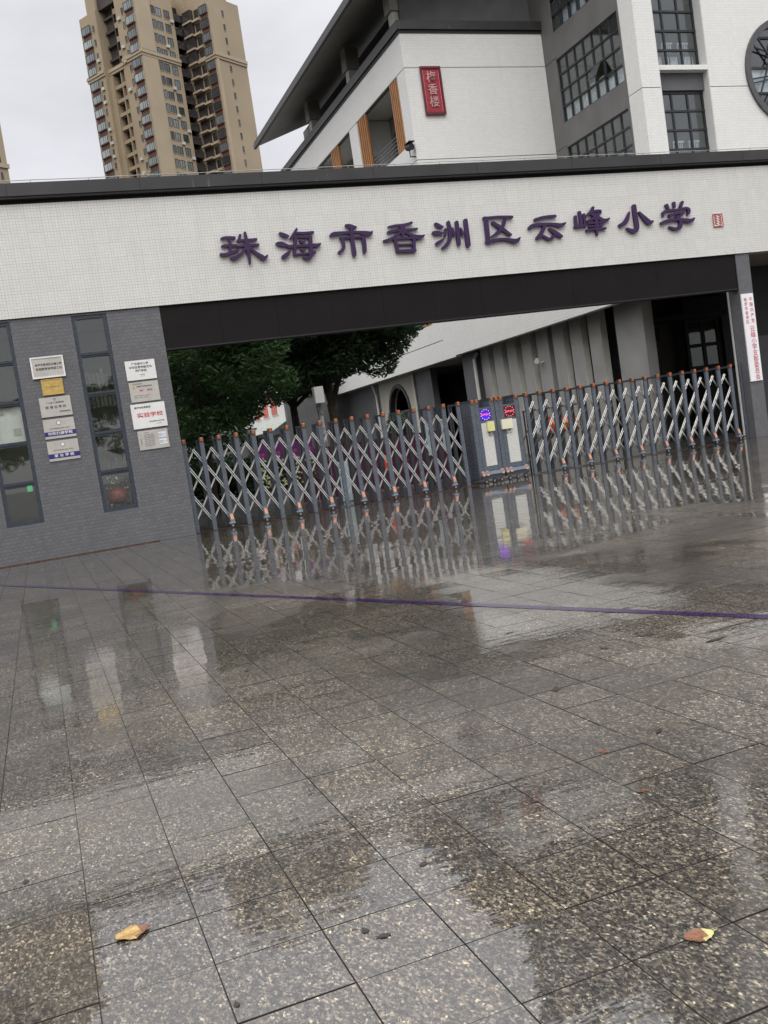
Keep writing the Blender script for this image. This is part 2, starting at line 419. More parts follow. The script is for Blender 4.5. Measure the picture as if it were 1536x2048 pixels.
# ------------------------------------------------------------------ mesh builder
class MB:
    def __init__(s):
        s.v, s.f, s.m = [], [], []
    def add(s, vs, fs, mi=0):
        b = len(s.v)
        s.v += [tuple(q) for q in vs]
        s.f += [tuple(b + i for i in f) for f in fs]
        s.m += [mi] * len(fs)
        return s
    def box(s, x0, x1, y0, y1, z0, z1, mi=0):
        return s.add([(x0, y0, z0), (x1, y0, z0), (x1, y1, z0), (x0, y1, z0), (x0, y0, z1), (x1, y0, z1), (x1, y1, z1), (x0, y1, z1)],
                     [(0, 3, 2, 1), (4, 5, 6, 7), (0, 1, 5, 4), (1, 2, 6, 5), (2, 3, 7, 6), (3, 0, 4, 7)], mi)
    def bar(s, a, b, w, d, mi=0, ref=(0, 1, 0)):
        a, b = Vector(a), Vector(b)
        t = (b - a).normalized()
        r = Vector(ref)
        n = t.cross(r).normalized()
        r2 = n.cross(t).normalized()
        pts = []
        for q in (a, b):
            for i, j in ((-1, -1), (1, -1), (1, 1), (-1, 1)):
                pts.append(q + n * (i * w / 2) + r2 * (j * d / 2))
        return s.add(pts, [(0, 3, 2, 1), (4, 5, 6, 7), (0, 1, 5, 4), (1, 2, 6, 5), (2, 3, 7, 6), (3, 0, 4, 7)], mi)
    def tube(s, pts, rad, n=8, mi=0):
        pts = [Vector(p) for p in pts]
        rads = rad if isinstance(rad, (list, tuple)) else [rad] * len(pts)
        base = len(s.v)
        for i, p in enumerate(pts):
            t = (pts[min(i + 1, len(pts) - 1)] - pts[max(i - 1, 0)]).normalized()
            a = t.orthogonal().normalized() if abs(t.z) > 0.9 else t.cross(Vector((0, 0, 1))).normalized()
            if abs(t.z) > 0.9:
                a = (Vector((1, 0, 0)) - t * t.x).normalized()
            b = t.cross(a)
            for j in range(n):
                th = 2 * math.pi * j / n
                s.v.append(tuple(p + (a * math.cos(th) + b * math.sin(th)) * rads[i]))
        for i in range(len(pts) - 1):
            for j in range(n):
                k = base + i * n
                s.f.append((k + j, k + (j + 1) % n, k + n + (j + 1) % n, k + n + j))
                s.m.append(mi)
        s.f.append(tuple(base + j for j in range(n))[::-1]); s.m.append(mi)
        s.f.append(tuple(base + (len(pts) - 1) * n + j for j in range(n))); s.m.append(mi)
        return s
    def disc_y(s, cx, cz, y0, y1, r, n=20, mi=0, rin=0.0):
        b = len(s.v)
        for y in (y0, y1):
            for j in range(n):
                th = 2 * math.pi * j / n
                s.v.append((cx + r * math.cos(th), y, cz + r * math.sin(th)))
        if not rin:
            s.f.append(tuple(b + j for j in range(n))); s.m.append(mi)
            s.f.append(tuple(b + n + j for j in range(n))[::-1]); s.m.append(mi)
        else:
            for y in (y0, y1):
                for j in range(n):
                    th = 2 * math.pi * j / n
                    s.v.append((cx + rin * math.cos(th), y, cz + rin * math.sin(th)))
            for j in range(n):
                k = (j + 1) % n
                s.f.append((b + j, b + k, b + 2 * n + k, b + 2 * n + j)); s.m.append(mi)
                s.f.append((b + n + j, b + 3 * n + j, b + 3 * n + k, b + n + k)); s.m.append(mi)
                s.f.append((b + 2 * n + j, b + 2 * n + k, b + 3 * n + k, b + 3 * n + j)); s.m.append(mi)
        for j in range(n):
            k = (j + 1) % n
            s.f.append((b + k, b + j, b + n + j, b + n + k)); s.m.append(mi)
        return s
    def wall_y(s, y0, y1, x0, x1, z0, z1, holes, mi=0):
        """wall slab facing -Y with rectangular holes (x0,x1,z0,z1)"""
        xs = sorted({x0, x1, *[h[0] for h in holes], *[h[1] for h in holes]})
        zs = sorted({z0, z1, *[h[2] for h in holes], *[h[3] for h in holes]})
        xs = [x for x in xs if x0 <= x <= x1]
        zs = [z for z in zs if z0 <= z <= z1]
        for a, b in zip(zs, zs[1:]):
            run = None
            for c, d in zip(xs, xs[1:]):
                mx_, mz = (c + d) / 2, (a + b) / 2
                hole = any(h[0] < mx_ < h[1] and h[2] < mz < h[3] for h in holes)
                if not hole:
                    if run is None:
                        run = c
                if (hole or d == xs[-1]) and run is not None:
                    s.box(run, c if hole else d, y0, y1, a, b, mi)
                    run = None
        return s
    def mesh(s, name, mats, off=(0, 0, 0), smooth=False):
        me = bpy.data.meshes.new(name)
        o = Vector(off)
        me.from_pydata([tuple(Vector(q) - o) for q in s.v] if o.length else s.v, [], s.f)
        for m in (mats if isinstance(mats, (list, tuple)) else [mats]):
            me.materials.append(M[m] if isinstance(m, str) else m)
        if any(s.m):
            me.polygons.foreach_set('material_index', s.m)
        if smooth:
            me.polygons.foreach_set('use_smooth', [True] * len(s.f))
        me.validate()
        me.update()
        return me

def tag(o, label=None, cat=None, group=None, kind=None):
    for k, v in (('label', label), ('category', cat), ('group', group), ('kind', kind)):
        if v:
            o[k] = v
    return o
def worldloc(o):
    l = Vector((0, 0, 0))
    while o is not None:
        l += o.location
        o = o.parent
    return l
def thing(name, label, cat, loc=(0, 0, 0), group=None):
    o = bpy.data.objects.new(name, None)
    o.empty_display_size = 0.2
    C.objects.link(o)
    o.location = loc
    return tag(o, label, cat, group)
def part(name, mb, mats, parent=None, label=None, smooth=False, kind=None):
    """mesh given in world coordinates, linked under parent"""
    off = worldloc(parent) if parent else Vector((0, 0, 0))
    me = mb.mesh(name, mats, off, smooth)
    o = bpy.data.objects.new(name, me)
    C.objects.link(o)
    if parent:
        o.parent = parent
    return tag(o, label, None, None, kind)
def inst(name, me, loc, parent=None, rot=None):
    """object sharing mesh data, loc in world coordinates"""
    o = bpy.data.objects.new(name, me)
    C.objects.link(o)
    if parent:
        o.parent = parent
        o.location = Vector(loc) - worldloc(parent)
    else:
        o.location = loc
    if rot:
        o.rotation_euler = rot
    return o
def single(name, mb, mats, label, cat, group=None, base=None, smooth=False):
    base = base or (0, 0, 0)
    o = bpy.data.objects.new(name, mb.mesh(name, mats, base, smooth))
    C.objects.link(o)
    o.location = base
    return tag(o, label, cat, group)
def text_mb(s, size, x, z, y, align='CENTER', squeeze=1.0, bold=0.0, depth=0.0, facing='y', mi=0, bx=1.0):
    """flat lettering in the XZ plane facing -Y"""
    cu = bpy.data.curves.new('lettering', 'FONT')
    cu.body = s
    cu.size = size
    cu.align_x = align
    cu.align_y = 'CENTER'
    cu.resolution_u = 2
    cu.offset = bold + size * 0.014
    cu.extrude = depth
    cu.space_character = bx
    ob = bpy.data.objects.new('lettering', cu)
    C.objects.link(ob)
    bpy.context.view_layer.update()
    me = bpy.data.meshes.new_from_object(ob.evaluated_get(bpy.context.evaluated_depsgraph_get()))
    mb = MB()
    mb.add([(x + v.co.x * squeeze, y - v.co.z, z + v.co.y) for v in me.vertices], [tuple(p.vertices) for p in me.polygons], mi)
    bpy.data.objects.remove(ob)
    bpy.data.curves.remove(cu)
    bpy.data.meshes.remove(me)
    return mb
def merge(*mbs):
    r = MB()
    for m in mbs:
        b = len(r.v)
        r.v += m.v
        r.f += [tuple(b + i for i in f) for f in m.f]
        r.m += m.m
    return r

# ================================================================== GROUND
def structure(name, mb, mats, base=(0, 0, 0)):
    o = bpy.data.objects.new(name, mb.mesh(name, mats, base))
    C.objects.link(o)
    o.location = base
    o['kind'] = 'structure'
    return o
structure('ground', MB().add([(-900, -900, -0.03), (900, -900, -0.03), (900, 900, -0.03), (-900, 900, -0.03)], [(0, 1, 2, 3)]), 'debris')
structure('courtyard_paving', MB().box(-30, 60, 19.25, 90, -0.029, 0.0), 'courtyard')
plaza = structure('plaza_paving', MB().add([(-14, -6, -0.0042), (34, -6, -0.0042), (34, 19.24, -0.0042), (-14, 19.24, -0.0042)], [(0, 1, 2, 3)]), 'wet_joint')
FX = FPX
def cam_px(x, y, z=0):
    d = Vector((x, y, z - CAM_H))
    w = d.dot(fwd)
    return 768 + FX * d.dot(RT) / w if w > 0.1 else -9e9, 1024 - FX * d.dot(UP) / w if w > 0.1 else 9e9, w
rs = np.random.RandomState(4)
GXL = 0.0014 + 0.0014 * rs.rand(97) ** 1.5
GX2 = 0.0007 + 0.0016 * rs.rand(97, 1) * (0.4 + 0.6 * rs.rand(97, 89))
GY2 = 0.0004 + 0.0030 * rs.rand(97, 89) ** 1.7
GYL = 0.0016 + 0.0026 * rs.rand(89) ** 1.5
cells = []
for i in range(-46, 110):
    for j in range(-24, 58):
        x, y = TX0 + i * TW, TY0 + j * TH
        if y + TH > 19.22:
            continue
        cells.append((i, j, x, y))
def tile_verts(x, y):
    i, j = int(round((x - TX0) / TW)), int(round((y - TY0) / TH))
    x0, x1 = x + GX2[i % 97, j % 89], x + TW - GX2[(i + 1) % 97, j % 89]
    y0, y1 = y + GY2[i % 97, j % 89], y + TH - GY2[i % 97, (j + 1) % 89]
    zc = 0.0007 * (rs.rand() - 0.5)
    a, b = rs.normal(0, 0.0027, 2)
    w = TW / 2
    c = 0.0009
    v = []
    for (px, py) in ((x0, y0), (x1, y0), (x1, y1), (x0, y1)):
        v.append((px, py, -0.013))
    for (px, py) in ((x0, y0), (x1, y0), (x1, y1), (x0, y1)):
        v.append((px, py, zc - c + a * (px - x - w) + b * (py - y - w)))
    for (px, py) in ((x0 + c, y0 + c), (x1 - c, y0 + c), (x1 - c, y1 - c), (x0 + c, y1 - c)):
        v.append((px, py, zc + a * (px - x - w) + b * (py - y - w)))
    return v
TF = [(0, 1, 5, 4), (1, 2, 6, 5), (2, 3, 7, 6), (3, 0, 4, 7), (4, 5, 9, 8), (5, 6, 10, 9), (6, 7, 11, 10), (7, 4, 8, 11), (8, 9, 10, 11)]
def seen(x, y):
    for px, py in ((0, 0), (TW, 0), (0, TH), (TW, TH), (TW / 2, TH / 2)):
        u, v, w = cam_px(x + px, y + py)
        if 0 < u < 1536 and 0 < v < 2048:
            return True
    return False
vis = sorted((c for c in cells if c[3] > 0.2 and c[3] < 12 and seen(c[2], c[3])), key=lambda c: c[2] ** 2 + c[3] ** 2)[:296]
near_set = {(c[0], c[1]) for c in vis}
far = MB()
for c in cells:
    v = tile_verts(c[2], c[3])
    if (c[0], c[1]) in near_set:
        o = (c[2] + TW / 2, c[3] + TH / 2, 0)
        me = bpy.data.meshes.new('paving_tile')
        me.from_pydata([(q[0] - o[0], q[1] - o[1], q[2]) for q in v], [], TF)
        me.materials.append(M['granite'])
        me.materials.append(M['arris'])
        me.polygons.foreach_set('material_index', [1] * 8 + [0])
        t = bpy.data.objects.new('paving_tile', me)
        C.objects.link(t)
        t.parent = plaza
        t.location = o
    else:
        far.add(v, TF[:8], 1)
        n_ = len(far.v)
        far.f.append((n_ - 4, n_ - 3, n_ - 2, n_ - 1)); far.m.append(0)
part('paving_tiles', far, ['granite', 'arris'], plaza, kind='stuff')

# painted stripe running across the paving
st = MB()
A0, A1 = Vector((-3.6, 22.4 - 0.1, 0)), Vector((6.2, -1.85, 0))
A0, A1 = Vector((-1.96, 18.4, 0)), Vector((5.9, -1.1, 0))
dirv = (A1 - A0).normalized()
nrm = Vector((dirv.y, -dirv.x, 0))
L_ = (A1 - A0).length
ts = np.arange(0, L_, 0.12)
lv = []
for q, t in enumerate(ts):
    wdt = 0.043 + 0.007 * (rs.rand() - 0.5)
    c = A0 + dirv * t
    lv += [c + nrm * wdt + Vector((0, 0, 0.0026)), c - nrm * wdt + Vector((0, 0, 0.0026))]
keep = [i for i in range(len(ts) - 1) if True]
st.add(lv, [(2 * i, 2 * i + 1, 2 * i + 3, 2 * i + 2) for i in keep])
structure('painted_line', st, 'purple_paint')
structure('gate_track', MB().box(2.6, 17.0, 19.155, 19.185, 0.001, 0.010).box(2.6, 17.0, 19.70, 19.73, 0.001, 0.010), 'rust')
structure('gatehouse_step', MB().box(-8, 2.1, 18.90, 18.948, 0.001, 0.018), 'rust')

# ================================================================== GATEHOUSE with tiled beam
YF = 18.95
gh = thing('gatehouse', 'grey tiled gatehouse carrying the long white tiled beam with dark coping above the gate', 'building', (0, YF, 0))
wins = [(-0.60, 0.06), (1.15, 1.80)]
wl = MB().wall_y(YF, YF + 0.24, -12, 2.81, -0.02, 4.5, [(a, b, 0.71, 4.47) for a, b in wins] + [(-3.2, -2.55, 0.71, 4.47)])
wl.box(2.57, 2.81, YF + 0.24, 21.6, -0.02, 4.5).box(-12, 2.57, 21.36, 21.6, -0.02, 4.5)
part('wall', wl, 'grey_tile', gh)
part('floor', MB().box(-11.9, 2.56, YF + 0.25, 21.35, 0.02, 0.1), 'courtyard', gh)
part('inner_wall', MB().box(-11.9, 2.56, 21.30, 21.355, 0.1, 4.48), 'cream', gh)
part('ceiling', MB().box(-12, 2.81, YF + 0.24, 21.6, 4.5, 4.56), 'cream', gh)
part('beam', MB().box(-14, 42, YF - 0.04, YF + 0.30, 4.515, 6.58), 'white_tile', gh)
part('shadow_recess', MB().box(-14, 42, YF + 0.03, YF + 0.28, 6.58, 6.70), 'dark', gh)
part('roof_slab', MB().box(-14, 2.81, YF + 0.30, 21.8, 6.0, 6.62).box(17.16, 42, YF + 0.30, 21.8, 6.0, 6.62).box(2.81, 17.16, YF + 0.30, 19.95, 6.0, 6.62), 'grey_wall', gh)
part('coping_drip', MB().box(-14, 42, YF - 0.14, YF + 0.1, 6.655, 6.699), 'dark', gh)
part('coping_core', MB().box(-14, 42, YF - 0.15, YF + 0.54, 6.705, 6.925), 'dark', gh)
for k in range(24):
    x = -14 + k * 2.4
    dz_ = 0.003 * (rs.rand() - 0.5)
    part('coping', MB().box(x + 0.003, x + 2.396, YF - 0.16 + dz_, YF + 0.55, 6.70 + dz_, 6.935 + dz_), 'cap', gh)
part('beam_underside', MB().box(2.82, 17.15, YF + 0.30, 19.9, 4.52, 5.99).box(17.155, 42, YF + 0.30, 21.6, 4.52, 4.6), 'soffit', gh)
for k in range(12):
    x = 2.815 + k * 1.1613
    part('fascia_panel', MB().box(x + 0.0015, x + 1.1595, YF + 0.02 + 0.002 * (k % 2), YF + 0.28, 3.685, 4.513), 'lintel', gh)
part('fascia_edge', MB().box(2.815, 16.75, YF + 0.015, YF + 0.285, 3.655, 3.684), 'dark', gh)
part('pier', MB().box(16.75, 17.16, YF, YF + 0.36, -0.02, 4.51), 'grey_tile', gh)
part('side_wall', MB().box(18.8, 30, 21.2, 21.5, -0.02, 4.51).box(29.8, 30, YF, 21.2, -0.02, 4.51), 'dark', gh)
part('side_door', MB().box(18.9, 19.8, 21.05, 21.19, 0.0, 2.6).box(20.2, 23.6, 21.05, 21.19, 0.9, 2.7), 'frame_dark', gh)
# wire along the coping
for i in range(26):
    x = -6.5 + i * 1.05
    part('wire_post', MB().tube([(x, YF + 0.08, 6.93), (x, YF + 0.08, 7.045)], 0.006, 5), 'wire', gh) if i % 1 == 0 else None
part('lightning_wire', MB().tube([(-13, YF + 0.08, 7.045)] + [(-6.5 + i * 1.05, YF + 0.08, 7.045 + (0.004 if i % 2 else -0.004)) for i in range(26)] + [(30, YF + 0.08, 7.045)], 0.008, 5), 'wire', gh)
zb = [0.71, 1.475, 2.215, 2.975, 3.725, 4.47]
pane_me = MB().box(-0.262, 0.262, -0.003, 0.003, -0.325, 0.325).mesh('pane', 'glass')
for a, b in wins + [(-3.2, -2.55)]:
    fr = MB()
    fr.box(a, a + 0.07, YF + 0.02, YF + 0.10, 0.71, 4.47).box(b - 0.07, b, YF + 0.02, YF + 0.10, 0.71, 4.47)
    for k, z in enumerate(zb):
        h = 0.085 if 0 < k < 5 else 0.07
        z0, z1 = (z, z + h) if k == 0 else ((z - h, z) if k == 5 else (z - h / 2, z + h / 2))
        fr.box(a + 0.07, b - 0.07, YF + 0.025, YF + 0.10, z0, z1)
        if 0 < k < 5:   # projecting drip sill of each sash
            fr.box(a + 0.072, b - 0.072, YF + 0.004, YF + 0.024, z - 0.005, z + 0.040)
    f = part('window', fr, 'frame', gh)
    for z0, z1 in zip(zb, zb[1:]):
        inst('pane', pane_me, ((a + b) / 2, YF + 0.075, (z0 + z1) / 2), f)
# what shows through the gatehouse glass
single('notice_sheet', MB().box(-0.72, -0.0, YF + 0.14, YF + 0.15, 2.27, 2.92).box(-0.72, -0.32, YF + 0.136, YF + 0.1395, 2.78, 2.92, 1).box(-0.2, -0.06, YF + 0.136, YF + 0.1395, 2.38, 2.52, 1), ['white', 'plate'],
       'cream paper sheet with grey squares taped behind the left gatehouse window', 'paper', base=(-0.36, YF + 0.14, 2.27))
single('exit_lamp', MB().box(-0.15, -0.05, 20.4, 20.43, 1.32, 1.46), [simple('green_lamp', (0.05, 0.5, 0.12), 0.4, emit=((0.1, 0.7, 0.28), 0.28))],
       'small green lamp glowing behind the lowest pane of the left gatehouse window', 'lamp', base=(-0.1, 20.4, 1.32))
lan = thing('paper_lantern', 'dull red round lantern among tinsel behind the lowest pane of the right gatehouse window', 'lantern', (1.48, 19.35, 0.8))
lm = MB()
N_ = 14
lm.tube([(1.48, 19.35, 0.82 + 0.34 * t / 8) for t in range(9)], [0.05 + 0.165 * math.sin(math.pi * t / 8) ** 0.6 for t in range(9)], N_)
part('lantern_body', lm, 'lantern_dull', lan, smooth=True)
tn = MB()
for q in range(150):
    x, z = 1.25 + 0.45 * rs.rand(), 0.80 + 0.58 * rs.rand() ** 1.3
    if (x - 1.48) ** 2 + (z - 1.0) ** 2 < 0.028:
        continue
    s_ = 0.012 + 0.014 * rs.rand()
    y = 19.28 + 0.05 * rs.rand()
    tn.add([(x, y, z), (x + s_, y + s_ * rs.rand(), z + s_ * rs.rand()), (x + s_ * 0.4, y, z + s_ * 1.5)], [(0, 1, 2)])
part('tinsel', tn, 'steel', lan, kind='stuff')
blind = MB()
for k in range(40):
    x = 1.16 + 0.63 * (k % 8) / 8
    z = 1.5 + 2.1 * (k // 8) / 5
    blind.box(x, x + 0.06, 19.6, 19.62, z, z + 0.35 * (0.4 + 0.6 * rs.rand()))
single('window_display', blind, 'ink_grey', 'dim hanging ornaments behind the middle panes of the right gatehouse window', 'ornament', base=(1.48, 19.6, 1.5))

